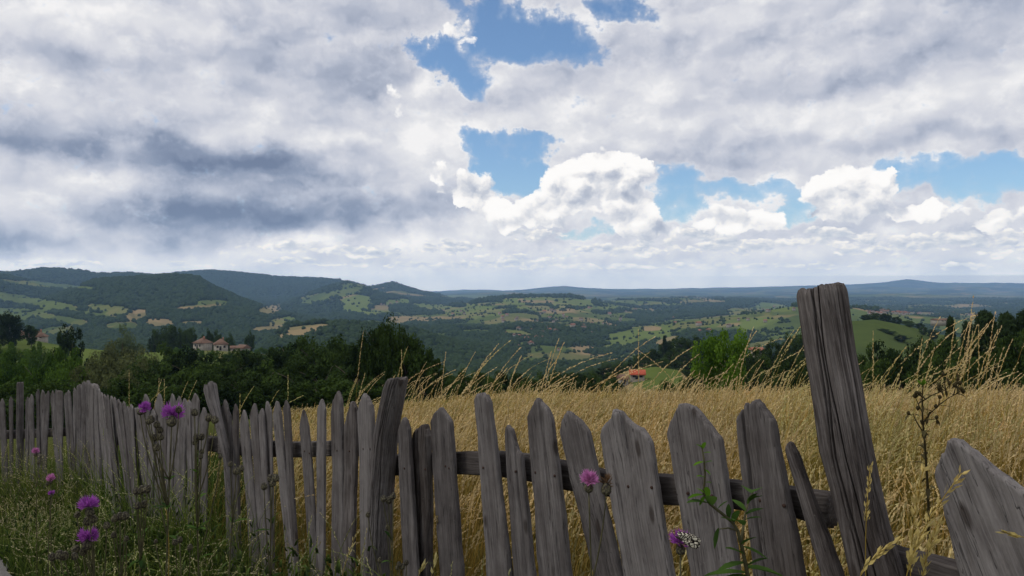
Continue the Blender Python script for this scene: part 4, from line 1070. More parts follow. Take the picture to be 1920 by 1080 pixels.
def rail(pts, off=0.055, thick=0.05, seg=40, per=26):
    """pts: (px, top y, bottom y) along the rail"""
    A, B = [], []
    for px, y0, y1 in pts:
        P = Plane(px, off)
        u0, z0 = P.uv(px, y0); u1, z1 = P.uv(px, y1)
        A.append(P.world(u0, 0, z0)); B.append(P.world(u0, 0, z1 if True else z0))
    A, B = np.array(A), np.array(B)
    C = 0.5 * (A + B); h = 0.5 * (A[:, 2] - B[:, 2])
    d = np.concatenate([[0], np.cumsum(np.linalg.norm(np.diff(C, axis=0), axis=1))])
    n = max(int(d[-1] * per), 12); q = np.linspace(0, d[-1], n)
    Cc = np.stack([np.interp(q, d, C[:, i]) for i in range(3)], -1); hh = np.interp(q, d, h)
    ax = (Cc[-1] - Cc[0]) / np.linalg.norm(Cc[-1] - Cc[0])
    T = np.gradient(Cc, axis=0); T /= np.linalg.norm(T, axis=1)[:, None]
    nn = np.stack([T[:, 1], -T[:, 0], T[:, 2] * 0], -1); nn /= np.linalg.norm(nn, axis=1)[:, None]
    th = np.linspace(0, 2 * np.pi, seg, endpoint=False); seed = wg.uniform(0, 99)
    ct, st = np.cos(th), np.sin(th)
    sq = 1 / np.maximum(np.abs(ct), np.abs(st)) ** 0.75
    rr = sq[None] * (1 + 0.30 * (fbm(th[None] * 3 + seed, q[:, None] * 3 + seed, 4) - .5) + 0.22 * (fbm(np.cos(th)[None] * 9 + seed, np.sin(th)[None] * 9 + q[:, None] * 1.5, 3) - .5))
    up = np.array([0, 0, 1.0])
    V = Cc[:, None] + nn[:, None] * (thick / 2 * rr * ct[None])[..., None] + up * (hh[:, None] * rr * st[None])[..., None]
    i = np.arange(n - 1)[:, None] * seg; j = np.arange(seg)[None]; k = (j + 1) % seg
    f = np.stack([i + j, i + k, i + seg + k, i + seg + j], -1).reshape(-1, 4)
    V = np.concatenate([V.reshape(-1, 3), Cc[[0, -1]]]); e = n * seg
    tri = np.concatenate([np.stack([np.full(seg, e), k[0], j[0]], -1), np.stack([np.full(seg, e + 1), (n - 1) * seg + j[0], (n - 1) * seg + k[0]], -1)])
    o = obj('rail', bpy.data.meshes.new('rail'))
    z = Vector(ax); M = z.to_track_quat('Z', 'Y').to_matrix().to_4x4(); M.translation = Vector(Cc[0])
    Mi = np.array(M.inverted()); Vl = V @ Mi[:3, :3].T + Mi[:3, 3]
    old = o.data; o.data = mk_mesh('rail', Vl, [f, tri], [M_rail], None, True); bpy.data.meshes.remove(old)
    o.parent = FENCE; o.matrix_basis = FENCE_INV @ M
rail([(738, 853, 890), (875, 846, 889), (940, 846, 893), (1000, 853, 903), (1066, 868, 918), (1140, 884, 929), (1250, 890, 946), (1375, 898, 952), (1495, 912, 968), (1560, 922, 990)])
rail([(415, 821, 851), (440, 822, 853), (555, 828, 857), (600, 828, 856), (650, 825, 853), (735, 828, 858)])
rail([(195, 808, 828), (250, 815, 840), (330, 814, 838), (415, 820, 848)])
rail([(1640, 1008, 1080), (1690, 1027, 1105), (1800, 1054, 1140), (2000, 1100, 1200)])
rail([(-80, 810, 826), (40, 806, 822), (165, 800, 816)])

# ================================================================== grass
def grass_material(name, low, mid, high, head, trans=0.35, drk=0.5):
    """tint: 0..1 variation; up: 0 at the foot, 1 at the tip of a stalk, 2 on seed heads"""
    m, nt, b = material(name, 0.75, 0.2)
    t = attr_s(nt, 'tint'); u = attr_s(nt, 'up')
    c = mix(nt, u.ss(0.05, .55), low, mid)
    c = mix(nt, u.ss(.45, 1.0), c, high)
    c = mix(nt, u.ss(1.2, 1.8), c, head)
    v = t.lin(0, 1, drk, 1.5)
    c = vmath(nt, 'MULTIPLY', c, xyz(nt, v, v, v))
    P = position(nt); pn = noise(nt, P, 0.55, 4, .6); pn2 = noise(nt, vmath(nt, 'ADD', P, (31, 7, 0)), 1.3, 3, .6)
    c = mix(nt, pn.ss(.44, .66) * 0.75, c, vmath(nt, 'MULTIPLY', c, (0.62, 0.78, 0.50)))
    c = mix(nt, pn2.ss(.52, .70) * 0.5, c, vmath(nt, 'MULTIPLY', c, (1.12, 0.90, 0.62)))
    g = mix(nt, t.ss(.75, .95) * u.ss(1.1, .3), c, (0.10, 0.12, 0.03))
    link(nt, g, b.inputs['Base Color'])
    tr = nt.nodes.new('ShaderNodeBsdfTranslucent'); link(nt, g, tr.inputs[0])
    ms = nt.nodes.new('ShaderNodeMixShader'); ms.inputs[0].default_value = trans
    nt.links.new(b.outputs[0], ms.inputs[1]); nt.links.new(tr.outputs[0], ms.inputs[2])
    out = [n for n in nt.nodes if n.type == 'OUTPUT_MATERIAL'][0]
    nt.links.new(ms.outputs[0], out.inputs[0])
    return m
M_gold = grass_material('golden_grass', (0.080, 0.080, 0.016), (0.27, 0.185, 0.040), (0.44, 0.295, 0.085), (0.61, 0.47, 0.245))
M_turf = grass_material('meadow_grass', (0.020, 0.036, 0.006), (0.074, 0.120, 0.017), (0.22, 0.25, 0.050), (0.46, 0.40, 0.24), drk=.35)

class Blades:
    def __init__(s, g): s.g = g; s.V, s.F, s.T, s.U, s.n = [], [], [], [], 0
    def _push(s, V, F, T, U):
        s.V.append(V.reshape(-1, 3)); s.F.append(F + s.n); s.T.append(T.ravel()); s.U.append(U.ravel()); s.n += V.reshape(-1, 3).shape[0]
    def ribbons(s, P, W, tint, U):
        """P (N,S,3) centre lines, W (N,S) half widths, U (S) or (N,S)"""
        N, Sg = P.shape[:2]
        a = s.g.uniform(-1.1, 1.1, N)
        d = np.stack([np.cos(a), np.sin(a), 0 * a], -1)[:, None, :]
        A = P - d * W[..., None]; B = P + d * W[..., None]
        V = np.stack([A, B], 2)
        b = (np.arange(N) * Sg * 2)[:, None] + (np.arange(Sg - 1) * 2)[None]
        F = np.stack([b, b + 1, b + 3, b + 2], -1).reshape(-1, 4)
        U = np.broadcast_to(U, (N, Sg))
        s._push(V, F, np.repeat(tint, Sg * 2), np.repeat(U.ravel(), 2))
    def stalks(s, X, Y, h, bend, az, hw, K, slen, headf=0.24, tint=None, fluff=1.0, droop=0.35, segs=7, Z0=None, tip=None):
        """grass stalks with seed heads of K spikelets"""
        g = s.g; N = len(X)
        Z = H(X, Y) if Z0 is None else Z0
        tint = g.random(N) if tint is None else tint
        dirv = np.stack([np.cos(az), np.sin(az)], -1)
        def curve(t):     # t (N,S)
            hor = bend[:, None] * h[:, None] * t ** 2.6
            up = h[:, None] * (t - droop * bend[:, None] * np.clip(t, 0, 2) ** 4)
            return np.stack([X[:, None] + dirv[:, :1] * hor, Y[:, None] + dirv[:, 1:] * hor, Z[:, None] + up], -1)
        t = np.broadcast_to(np.concatenate([np.linspace(0, .62, segs - 4), [.74, .83, .92, 1.0]]), (N, segs))
        P = curve(t)
        s.ribbons(P, hw[:, None] * np.array([1.0] * (segs - 2) + [.8, .5])[None], tint, t)
        if K:
            ts = 1 - headf * (1 - (np.arange(K) + g.random((N, K))) / K)
            C = curve(ts); T = curve(ts + 0.02) - C; T /= np.linalg.norm(T, axis=-1, keepdims=True)
            r = g.normal(size=(N, K, 3)); r -= (r * T).sum(-1, keepdims=True) * T; r /= np.linalg.norm(r, axis=-1, keepdims=True)
            open_ = fluff * (1.15 - (ts - (1 - headf)) / headf)[..., None]
            D = T + r * 0.38 * open_; D /= np.linalg.norm(D, axis=-1, keepdims=True)
            q = np.cross(D, g.normal(size=(N, K, 3))); q /= np.linalg.norm(q, axis=-1, keepdims=True)
            L = (slen * g.uniform(.7, 1.3, (N, K)) if np.isscalar(slen) else slen[:, None] * g.uniform(.7, 1.3, (N, K)))[..., None]
            B0 = C + r * hw[:, None, None] * .5
            V = np.stack([B0, B0 + D * L * .45 + q * L * .22, B0 + D * L, B0 + D * L * .45 - q * L * .22], 2)
            F = np.arange(N * K * 4).reshape(-1, 4)
            s._push(V, F, np.repeat(np.clip(tint * .6 + .2, 0, .74), K * 4), np.full(N * K * 4, 2.0))
    def leaves(s, X, Y, h, bend, az, hw, tint=None, segs=5, u1=0.8, Z0=None):
        g = s.g; N = len(X); Z = H(X, Y) if Z0 is None else Z0
        tint = g.random(N) if tint is None else tint
        t = np.linspace(0, 1, segs)[None]
        hor = bend[:, None] * h[:, None] * t ** 1.8
        up = h[:, None] * (t - 0.55 * bend[:, None] * t ** 2.6)
        P = np.stack([X[:, None] + np.cos(az)[:, None] * hor, Y[:, None] + np.sin(az)[:, None] * hor, Z[:, None] + up], -1)
        w = hw[:, None] * (1 - t ** 2.2 * 0.93)
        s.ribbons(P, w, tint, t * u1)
    def build(s, name, mat):
        me = mk_mesh(name, np.concatenate(s.V), np.concatenate(s.F), [mat], {'tint': np.concatenate(s.T), 'up': np.concatenate(s.U)})
        return obj(name, me)

def fenceY(px):
    return np.array([fence_at(float(p))[0][1] for p in px])
_pp = np.linspace(-400, 2235, 400); _fy = fenceY(_pp)
fY = lambda px: np.interp(px, _pp, _fy)

def scatter(g, N, px0, px1, y0, y1):
    px = g.uniform(px0, px1, N); Y = np.sqrt(g.uniform(y0 ** 2, y1 ** 2, N))
    return (px - 960) / F * Y, Y, px

def golden_field():
    g = np.random.default_rng(11); bl = Blades(g)
    wind = lambda n: g.normal(0.15, 0.75, n)
    def edge(px, Y):       # the golden grass thins out towards the left
        return (Y > fY(px) + 0.10) & (g.random(len(px)) < sst(330, 640, px) * 0.97 + .012)
    # nearest: every spikelet
    X, Y, px = scatter(g, 13500, 150, 3300, .9, 6.5); k = edge(px, Y); X, Y, px = X[k], Y[k], px[k]; n = len(X)
    den = fbm(X * 1.3 + 5, Y * 1.3, 3)
    bl.stalks(X, Y, g.normal(.66, .12, n) + (den - .5) * .3, np.clip(g.gamma(2.2, .16, n), .02, .9), wind(n), np.full(n, .0011) + .00012 * Y, 20, .0145 + .0006 * Y, .22, fluff=.9, tint=np.clip(g.random(n) * .8 + (fbm(X * 2.2, Y * 2.2, 3) - .5) * 1.1, 0, 1))
    X, Y, px = scatter(g, 20000, 150, 3300, .9, 6.5); k = edge(px, Y); X, Y = X[k], Y[k]; n = len(X)
    bl.leaves(X, Y, g.uniform(.25, .72, n), g.uniform(.1, .9, n), g.uniform(0, 6.3, n), np.full(n, .0022), segs=5)
    # fresh green bottoms and a few brown docks close behind the boards
    X, Y, px = scatter(g, 26000, 300, 2400, 1.2, 5.5); k = (Y > fY(px) + .06) & (g.random(len(X)) < np.exp(-((Y - fY(px)) / .55) ** 2)); X, Y = X[k], Y[k]; n = len(X)
    bl.leaves(X, Y, g.uniform(.18, .5, n), g.uniform(.1, .9, n), g.uniform(0, 6.3, n), np.full(n, .0026), segs=5, tint=g.uniform(.84, 1, n))
    X, Y, px = scatter(g, 90, 600, 2300, 2.0, 8); k = edge(px, Y); X, Y = X[k], Y[k]; n = len(X)
    bl.stalks(X, Y, g.uniform(.5, .8, n), np.full(n, .05), wind(n), np.full(n, .002), 40, .014, .5, tint=np.zeros(n))
    # middle
    X, Y, px = scatter(g, 30000, 300, 2800, 6.5, 16); k = edge(px, Y); X, Y = X[k], Y[k]; n = len(X)
    den = fbm(X * .6 + 5, Y * .6, 3)
    bl.stalks(X, Y, g.normal(.58, .12, n) + (den - .5) * .3, np.clip(g.gamma(2.2, .15, n), .02, .8), wind(n), .0013 + .00016 * Y, 8, .021 + .0007 * Y, .2, segs=6, tint=np.clip(g.random(n) * .8 + (fbm(X * .9 + 40, Y * .9, 3) - .5) * 1.1, 0, 1))
    # far rim of the field
    X, Y, px = scatter(g, 17000, 500, 2350, 16, 34); k = edge(px, Y); X, Y = X[k], Y[k]; n = len(X)
    bl.stalks(X, Y, g.normal(.50, .14, n), np.clip(g.gamma(2, .15, n), .02, .8), wind(n), .0018 + .0002 * Y, 3, .035 + .0007 * Y, .2, segs=5)
    # the tall ones that stand against the hills: (tip x, tip y, distance, lean)
    tips = [(718, 652, 3.6, .12), (753, 657, 3.7, 0), (830, 640, 3.6, .30), (853, 645, 3.8, .22), (846, 668, 3.8, .2), (890, 652, 4.0, .25), (935, 668, 4.2, .15), (960, 664, 4.0, .6), (990, 668, 4.4, .75), (1012, 637, 4.2, .12), (1006, 660, 4.2, .1), (1108, 633, 4.3, .35),
            (1141, 660, 4.6, .3), (1197, 620, 4.2, .0), (1185, 648, 4.2, .35), (1227, 663, 4.6, .3), (1233, 693, 4.6, .2), (1285, 695, 5, .35), (1305, 690, 5, .15), (1293, 652, 4.4, -.35), (1357, 622, 4.6, .2), (1379, 616, 4.6, .12), (1392, 643, 4.6, .7), (1387, 678, 4.8, .2), (1440, 557, 4.0, .25), (1473, 608, 4.4, .3), (1425, 620, 4.5, .2), (1432, 625, 4.5, .2), (1446, 640, 4.6, .4), (1460, 645, 4.6, .2), (1485, 640, 4.5, .4), (1495, 655, 4.5, .3),
            (1628, 590, 3.8, .4), (1637, 623, 4, 0), (1685, 617, 4, .3), (1703, 598, 4.1, .15), (1713, 637, 4.2, .05), (1724, 655, 4.2, .1), (1706, 650, 4.2, .3), (1704, 680, 4.4, .4), (1750, 592, 4.2, .25), (1770, 607, 4.3, .22), (1764, 612, 4.2, .25), (1775, 600, 4.3, .05), (1781, 605, 4.2, .1), (1787, 600, 4.2, .2), (1792, 610, 4.3, .12), (1797, 588, 4.2, .1), (1806, 556, 4.0, .05), (1802, 590, 4.1, .06), (1811, 625, 4.2, .05), (1819, 620, 4.2, .15), (1829, 612, 4.2, .15), (1835, 610, 4.3, 0), (1845, 588, 4.3, .06), (1856, 637, 4.4, .15), (1854, 652, 4.4, .1), (1773, 640, 4.4, .2), (1790, 645, 4.4, .12), (1760, 650, 4.2, .3), (1873, 682, 5, .2), (1895, 668, 5, -.25), (1906, 670, 5, .3), (1758, 688, 4.6, .5), (1660, 682, 4.4, .8), (1676, 694, 4.4, .8), (1630, 682, 4.2, .7),
            (592, 733, 4.3, .8), (617, 738, 4.4, .75), (605, 742, 4.3, .3), (640, 745, 4.2, .3), (540, 705, 4.6, 0), (480, 731, 5.0, .2), (428, 727, 5.2, .2), (450, 738, 5.2, 0), (462, 748, 5, .4), (655, 700, 4, .1), (678, 705, 4, .2), (790, 690, 3.8, .25), (770, 700, 3.8, .3), (808, 690, 3.9, .35), (875, 690, 4, .25), (905, 690, 4, .3), (1040, 690, 4.2, .5), (1065, 690, 4.2, .4), (1090, 680, 4.3, .5),
            (279, 715, 6.5, .1), (298, 712, 6.5, 0), (308, 712, 6.5, 0), (322, 716, 6.5, .15), (335, 716, 6.5, .15), (240, 728, 6.6, .3), (124, 720, 7.5, 0)]
    for _ in range(380):
        q = g.uniform(640, 1930); tips.append((q, 724 - g.exponential(17) - 6 * math.exp(-((q - 1350) / 250) ** 2), g.uniform(3.2, 10), min(g.gamma(2.4, .10), .45)))
    tips = [q for i_, q in enumerate(tips) if i_ < 108 or fbm(np.array([q[0] / 55.]), np.array([q[2] * .4]), 2)[0] > .44]
    T = np.array(tips); n = len(T)
    px, py, D, lean = T.T
    lean = np.sign(lean) * np.minimum(np.abs(lean), .5)
    Xt = (px - 960) / F * D; zt = CAMZ - (py - 540) / F * D
    Xb = Xt - lean * .45; Yb = np.maximum(D, fY(px) + .15)
    Zb = H(Xb, Yb); hh = np.clip((zt - Zb) / np.maximum(1 - .35 * np.abs(lean), .5), .3, 2.2)
    az = np.where(lean < 0, math.pi, 0) + g.normal(0, .12, n)
    bl.stalks(Xb, Yb, hh, np.abs(lean), az, np.full(n, .0012), 36, .0150, .25, fluff=1.0, tint=g.uniform(.45, .74, n), segs=9)
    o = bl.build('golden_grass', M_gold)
    tag(o, 'tall dry golden grass with pale seed heads filling the field behind the fence', 'grass', kind='stuff')
golden_field()

# ------------------------------------------------------------------ path in the lower left corner
M_path = plain_material('gravel', (0.07, 0.065, 0.06), (0.19, 0.18, 0.172), 45, bmp=.01)
def path_x(Y): return -3.93 - 0.8 * (Y - 5.8)
def build_path():
    ys = np.linspace(-2, 11, 120); us = np.linspace(0, 2.0, 16)
    X = path_x(ys)[:, None] - us[None] + (fbm(ys[:, None] * 2, us[None] * 0, 3) - .5) * .3 * (us[None] < .2); Y = np.broadcast_to(ys[:, None], X.shape)
    Z = H(X, Y) + 0.012
    n, m = X.shape; i = np.arange(n - 1)[:, None] * m; j = np.arange(m - 1)[None]
    me = mk_mesh('path', np.stack([X, Y, Z], -1).reshape(-1, 3), np.stack([i + j + 1, i + j, i + m + j, i + m + j + 1], -1).reshape(-1, 4), [M_path], None, True)
    tag(obj('path', me), kind='structure')
build_path()

# ------------------------------------------------------------------ meadow on the near side
def meadow():
    g = np.random.default_rng(12); bl = Blades(g)
    ok = lambda X, Y, px: (Y < fY(px) - .04) & (X > path_x(Y) + .02)
    X, Y, px = scatter(g, 60000, -150, 1150, 1.9, 11); k = ok(X, Y, px); X, Y, px = X[k], Y[k], px[k]; n = len(X)
    df = fY(px) - Y
    den = fbm(X * 1.1 + 9, Y * 1.1, 3)
    lf = sst(620, 150, px)
    tall = .10 + .22 * den + (.24 + .46 * lf) * np.exp(-(df / (.45 + .5 * lf)) ** 2)
    bl.leaves(X, Y, tall * g.uniform(.5, 1.35, n), g.uniform(.1, .9, n), g.uniform(0, 6.3, n), .0018 + .00025 * Y, segs=4, tint=np.clip(den * .7 + g.normal(0, .2, n), 0, .74), u1=1.0)
    # dry stems and small seed heads among the green
    X, Y, px = scatter(g, 9000, -150, 1250, 2.2, 10); k = ok(X, Y, px); X, Y, px = X[k], Y[k], px[k]; n = len(X)
    df = fY(px) - Y
    bl.stalks(X, Y, np.clip(g.normal(.34, .10, n) + (.22 + .45 * sst(620, 150, px)) * np.exp(-(df / .7) ** 2), .15, 1.2), np.clip(g.gamma(2, .2, n), .02, .9), g.uniform(0, 6.3, n), np.full(n, .0011) + .0001 * Y, 10, .011 + .0006 * Y, .24, fluff=1.3, segs=6)
    # herbs: short stems with broad little leaves
    X, Y, px = scatter(g, 4200, -150, 1250, 2.2, 10); k = ok(X, Y, px) & (g.random(len(X)) < np.exp(-((fY(px) - Y) / 1.4) ** 2) + .25); X, Y = X[k], Y[k]; n = len(X)
    for j in range(9):
        u = g.uniform(.15, 1, n); hh = g.uniform(.2, .55, n)
        bl.leaves(X + g.normal(0, .02, n), Y + g.normal(0, .02, n), np.full(n, .07) * g.uniform(.6, 1.4, n), g.uniform(.5, 1.3, n), g.uniform(0, 6.3, n), np.full(n, .006) * g.uniform(.6, 1.4, n), segs=4, tint=g.uniform(.1, .7, n), u1=.75, Z0=H(X, Y) + u * hh)
    bl.stalks(X, Y, g.uniform(.25, .55, n), g.uniform(0, .2, n), g.uniform(0, 6.3, n), np.full(n, .0015), 0, .01, tint=g.uniform(0, .5, n), segs=6)
    X, Y, px = scatter(g, 9000, 1150, 3000, .8, 2.6); k = ok(X, Y, px); X, Y = X[k], Y[k]; n = len(X)
    bl.leaves(X, Y, g.uniform(.15, .45, n), g.uniform(.1, .9, n), g.uniform(0, 6.3, n), np.full(n, .0024), segs=4, tint=g.uniform(0, .74, n), u1=1.0)
    # the same rough grass on the far side of the left stretch
    X, Y, px = scatter(g, 14000, -250, 560, 4, 16); k = (Y > fY(px) + .05) & (g.random(len(X)) < sst(620, 380, px)); X, Y = X[k], Y[k]; n = len(X)
    bl.leaves(X, Y, g.uniform(.3, .85, n), g.uniform(.1, .8, n), g.uniform(0, 6.3, n), .003 + .0004 * Y, segs=4, tint=g.uniform(0, .6, n), u1=.7)
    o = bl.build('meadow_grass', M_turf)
    tag(o, 'green meadow grass and weeds growing along the near side of the fence', 'grass', kind='stuff')
meadow()

# ================================================================== flowers and single plants
M_stem = plain_material('plant_stem', (0.035, 0.035, 0.016), (0.095, 0.085, 0.04), 30, rough=.7)
M_bud = None
def bud_material():
    m, nt, b = material('flower_bud', 0.7, 0.25)
    q = coord(nt)
    v = voro(nt, vmath(nt, 'MULTIPLY', q, (1, 1, 0.8)), 260.0, dim='3D')
    link(nt, v.ramp([(0.0, (0.17, 0.15, 0.085)), (0.35, (0.10, 0.09, 0.05)), (0.7, (0.025, 0.02, 0.016))]), b.inputs['Base Color'])
    bump(nt, b, v, .6, .002)
    return m
M_bud = bud_material()
def petal_material(name, c0, c1):
    m, nt, b = material(name, 0.55, 0.2)
    t = attr_s(nt, 'tint'); link(nt, mix(nt, t, c0, c1), b.inputs['Base Color'])
    tr = nt.nodes.new('ShaderNodeBsdfTranslucent'); link(nt, mix(nt, t, c0, c1), tr.inputs[0])
    ms = nt.nodes.new('ShaderNodeMixShader'); ms.inputs[0].default_value = .4
    nt.links.new(b.outputs[0], ms.inputs[1]); nt.links.new(tr.outputs[0], ms.inputs[2])
    out = [n for n in nt.nodes if n.type == 'OUTPUT_MATERIAL'][0]; nt.links.new(ms.outputs[0], out.inputs[0])
    return m
M_petal = petal_material('purple_petals', (0.17, 0.022, 0.22), (0.42, 0.11, 0.48))
M_petal_pink = petal_material('pink_petals', (0.38, 0.13, 0.24), (0.62, 0.24, 0.52))
M_dry = petal_material('dry_brown_florets', (0.045, 0.028, 0.015), (0.17, 0.10, 0.05))
M_herb = foliage_material('herb_leaves', (0.018, 0.042, 0.010), (0.085, 0.16, 0.03), 0.35, 20)
M_herb_bright = foliage_material('young_herb_leaves', (0.07, 0.16, 0.012), (0.16, 0.30, 0.03), 0.45, 20)
M_weed = foliage_material('dry_weed_leaves', (0.034, 0.028, 0.014), (0.095, 0.080, 0.035), 0.2, 20)
M_umbel = petal_material('cream_florets', (0.35, 0.34, 0.24), (0.55, 0.53, 0.42))
pg = np.random.default_rng(33)

def bud_mesh(r, seed):
    g = np.random.default_rng(seed); mb = MB()
    z = np.array([-1.0, -.96, -.75, -.35, .1, .5, .8, .95]); w = np.array([.12, .45, .82, 1.0, .98, .78, .52, .40])
    mb.tube(np.stack([z * 0, z * 0, z * r * 1.15], -1), w * r, 14)
    # bracts: little overlapping pointed scales
    for i in range(46):
        h = -0.7 + 1.6 * (i / 46); a = i * 2.399; rr = np.interp(h, z, w) * r
        c = np.array([math.cos(a) * rr, math.sin(a) * rr, h * r * 1.15]); n = np.array([math.cos(a), math.sin(a), 0.25]); tgt = np.array([-math.sin(a), math.cos(a), 0])
        up = np.array([0, 0, 1.0]); s = r * .24
        mb.add([c - tgt * s * .7, c + n * s * .35 + up * s * .2, c + tgt * s * .7, c + up * s * 1.5 + n * s * .25], [(0, 1, 3, 3)] if False else [(0, 1, 3), (1, 2, 3)], .3)
    return mb.mesh('bud', [M_bud], True)
def floret_mesh(r, mat, seed, spread=1.0, n=120, name='florets'):
    """thin ray florets that fan out of the bud's mouth; longer ones around the rim split into narrow lobes"""
    g = np.random.default_rng(seed); mb = MB()
    for i in range(n):
        a = g.uniform(0, 6.283); outer = i > n * .45
        e = (g.uniform(-.35, .95) if outer else g.uniform(.4, 1.5)) * (1 / spread if outer else 1)
        L = r * (g.uniform(1.2, 1.9) if outer else g.uniform(1.1, 1.8))
        d = np.array([math.cos(a) * math.cos(e), math.sin(a) * math.cos(e), math.sin(e)])
        s = np.cross(d, g.normal(size=3)); s /= np.linalg.norm(s); w = r * g.uniform(.035, .06)
        t = np.linspace(0, 1, 5)
        C = np.array([0, 0, r * .95]) + d * (t[:, None] * L) + np.array([0, 0, 1.0]) * ((t ** 2) * L * (.22 if outer else -.08))[:, None] + d * 0
        ww = w * np.array([.6, .9, 1.3, 1.5, .25])
        V = np.stack([C - s * ww[:, None], C + s * ww[:, None]], 1).reshape(-1, 3)
        k = np.arange(4)[:, None] * 2
        mb.add(V, np.hstack([k, k + 1, k + 3, k + 2]), np.repeat(np.clip(.2 + .7 * t + g.normal(0, .15), 0, 1), 2))
        if outer:       # side lobes
            for sg in (-1, 1):
                b0 = C[2]; tip = C[4] + s * sg * L * .28
                mb.add([b0, b0 + s * sg * w * 1.5, tip, b0 + d * L * .25], [(0, 1, 2, 3)], .75)
    return mb.mesh(name, [mat])
BUDS = [bud_mesh(.0085, 1), bud_mesh(.0085, 2), bud_mesh(.0095, 3)]
FLOR = [floret_mesh(.0125, M_petal, 4), floret_mesh(.0125, M_petal, 5, .8), floret_mesh(.0125, M_petal, 6, 1.2)]
FLOR_PINK = floret_mesh(.012, M_petal_pink, 7, .7)
FLOR_DRY = floret_mesh(.009, M_dry, 8, .5, 50)

def bez(a, b, c, n=9):
    t = np.linspace(0, 1, n)[:, None]
    return a * (1 - t) ** 2 + 2 * b * t * (1 - t) + c * t * t
def lance(mb, base, d, L, w, g, tint=0.5, droop=.3, segs=6, lobes=0.0):
    """one lance shaped leaf with a folded midrib"""
    d = d / np.linalg.norm(d); side = np.cross(d, np.array([0, 0, 1.0])); side /= np.linalg.norm(side) + 1e-9; up = np.cross(side, d)
    t = np.linspace(0, 1, segs)
    C = base + d * (t * L)[:, None] - np.array([0, 0, 1.0]) * (droop * L * t ** 2)[:, None]
    ww = w * np.sin(np.pi * np.clip(t * .92 + .06, 0, 1)) ** .8 * (1 + lobes * np.sin(t * 24))
    V = np.stack([C - side * ww[:, None] + up * (ww * .35)[:, None], C, C + side * ww[:, None] + up * (ww * .35)[:, None]], 1).reshape(-1, 3)
    k = np.arange(segs - 1)[:, None] * 3
    F4 = np.vstack([np.hstack([k, k + 1, k + 4, k + 3]), np.hstack([k + 1, k + 2, k + 5, k + 4])])
    mb.add(V, F4, tint)

def knapweed(D, foot_px, heads, label, name='knapweed_plant', group=None, leafy=6, rs=1.0, side_leaf=True):
    """heads: (px, py, kind, tilt, [scale]) ; the plant is rooted below foot_px at distance D"""
    x0 = (foot_px - 960) / F * D; z0 = gz(x0, D) - 0.02
    root = np.array([x0, D, z0])
    t = empty(name, root); stem = MB(); lf = MB()
    pts = [at(h[0], h[1], D + pg.normal(0, .03)) for h in heads]
    top = pts[0]
    main = bez(root, root * .45 + top * .55 + np.array([pg.normal(0, .02), 0, 0]), top + np.array([0, 0, -.012]), 16)
    stem.tube(main - root, np.linspace(.0032, .0017, 16) * rs, 6)
    H0 = top[2] - z0
    for i, (h, p) in enumerate(zip(heads, pts)):
        if i:
            drop = np.clip(np.linalg.norm(p[:2] - top[:2]) * 1.6 + .10 + pg.uniform(0, .12), .1, H0 * .8)
            zb = min(p[2], top[2]) - drop
            k = int(np.clip(np.searchsorted(main[:, 2], zb), 2, 14)); b = main[k]
            ctl = b * .45 + p * .55 + np.array([(p[0] - b[0]) * .22, 0, -(p[2] - b[2]) * .10])
            br = bez(b, ctl, p + np.array([0, 0, -.008]), 9)
            stem.tube(br - root, np.linspace(.0020, .0013, 9) * rs, 5)
            if pg.random() < .8: lance(lf, b - root, np.array([pg.normal(), pg.normal(), .6]), .05, .006, pg, pg.random())
        kind = h[2]; tilt = h[3]; sc = (h[4] if len(h) > 4 else 1.0) * (D / 2.0 if D > 2.4 else 1)
        hd = obj('bud' if kind == 'b' else 'flower_head', BUDS[i % 3], t, p - root)
        hd.rotation_euler = (pg.normal(0, .15), R(tilt), pg.uniform(0, 6)); hd.scale = (sc,) * 3
        if kind in 'fpd':
            fl = {'f': FLOR[i % 3], 'p': FLOR_PINK, 'd': FLOR_DRY}[kind]
            obj('florets', fl, hd)
    for i in range(leafy):
        k = pg.integers(1, 10); b = main[k]; a = pg.uniform(0, 6.28)
        L = pg.uniform(.06, .13) * (1 - k / 18); base = b - root
        dirv = np.array([math.cos(a), math.sin(a), .55])
        lance(lf, base, dirv, L, L * .07, pg, pg.random())
        for j in range(4):
            q = base + dirv / np.linalg.norm(dirv) * L * (.25 + .18 * j)
            for s_ in (-1, 1):
                lance(lf, q, np.array([math.cos(a + s_ * .9), math.sin(a + s_ * .9), .4]), L * .32, L * .035, pg, pg.random(), segs=4)
    obj('stem', stem.mesh('stem', [M_stem], True), t)
    if lf.n: obj('leaves', lf.mesh('leaves', [M_herb]), t)
    tag(t, label, 'plant', group)
    return t

GK = 'knapweed plants in front of the fence'
knapweed(2.0, 304, [(322, 790, 'f', 24, 1.5), (270, 770, 'f', -35, .8), (263, 772, 'b', -60, .9), (335, 768, 'b', 30), (279, 789, 'b', -10), (283, 786, 'b', 8), (294, 796, 'b', 12), (300, 806, 'b', 8), (289, 820, 'b', -8), (301, 819, 'b', 10), (294, 839, 'b', 0)],
         'tall knapweed with the two highest purple flowers in front of the left pickets')
knapweed(2.05, 392, [(365, 773, 'b', 0, 1.1), (392, 783, 'b', -15, 1.15), (403, 787, 'b', 14, 1.0), (369, 820, 'b', -20, 1.1), (378, 819, 'b', 20), (366, 829, 'b', -10, .8), (378, 847, 'b', 0, .75), (376, 856, 'b', 0, .75), (413, 856, 'b', 0, .6)],
         'knapweed with only closed buds in front of the crooked leaning post')
knapweed(2.1, 425, [(443, 883, 'b', -15, 1.1), (452, 878, 'b', 15, 1.0), (432, 870, 'b', -10, .7)], 'small knapweed with three buds right of the crooked post')
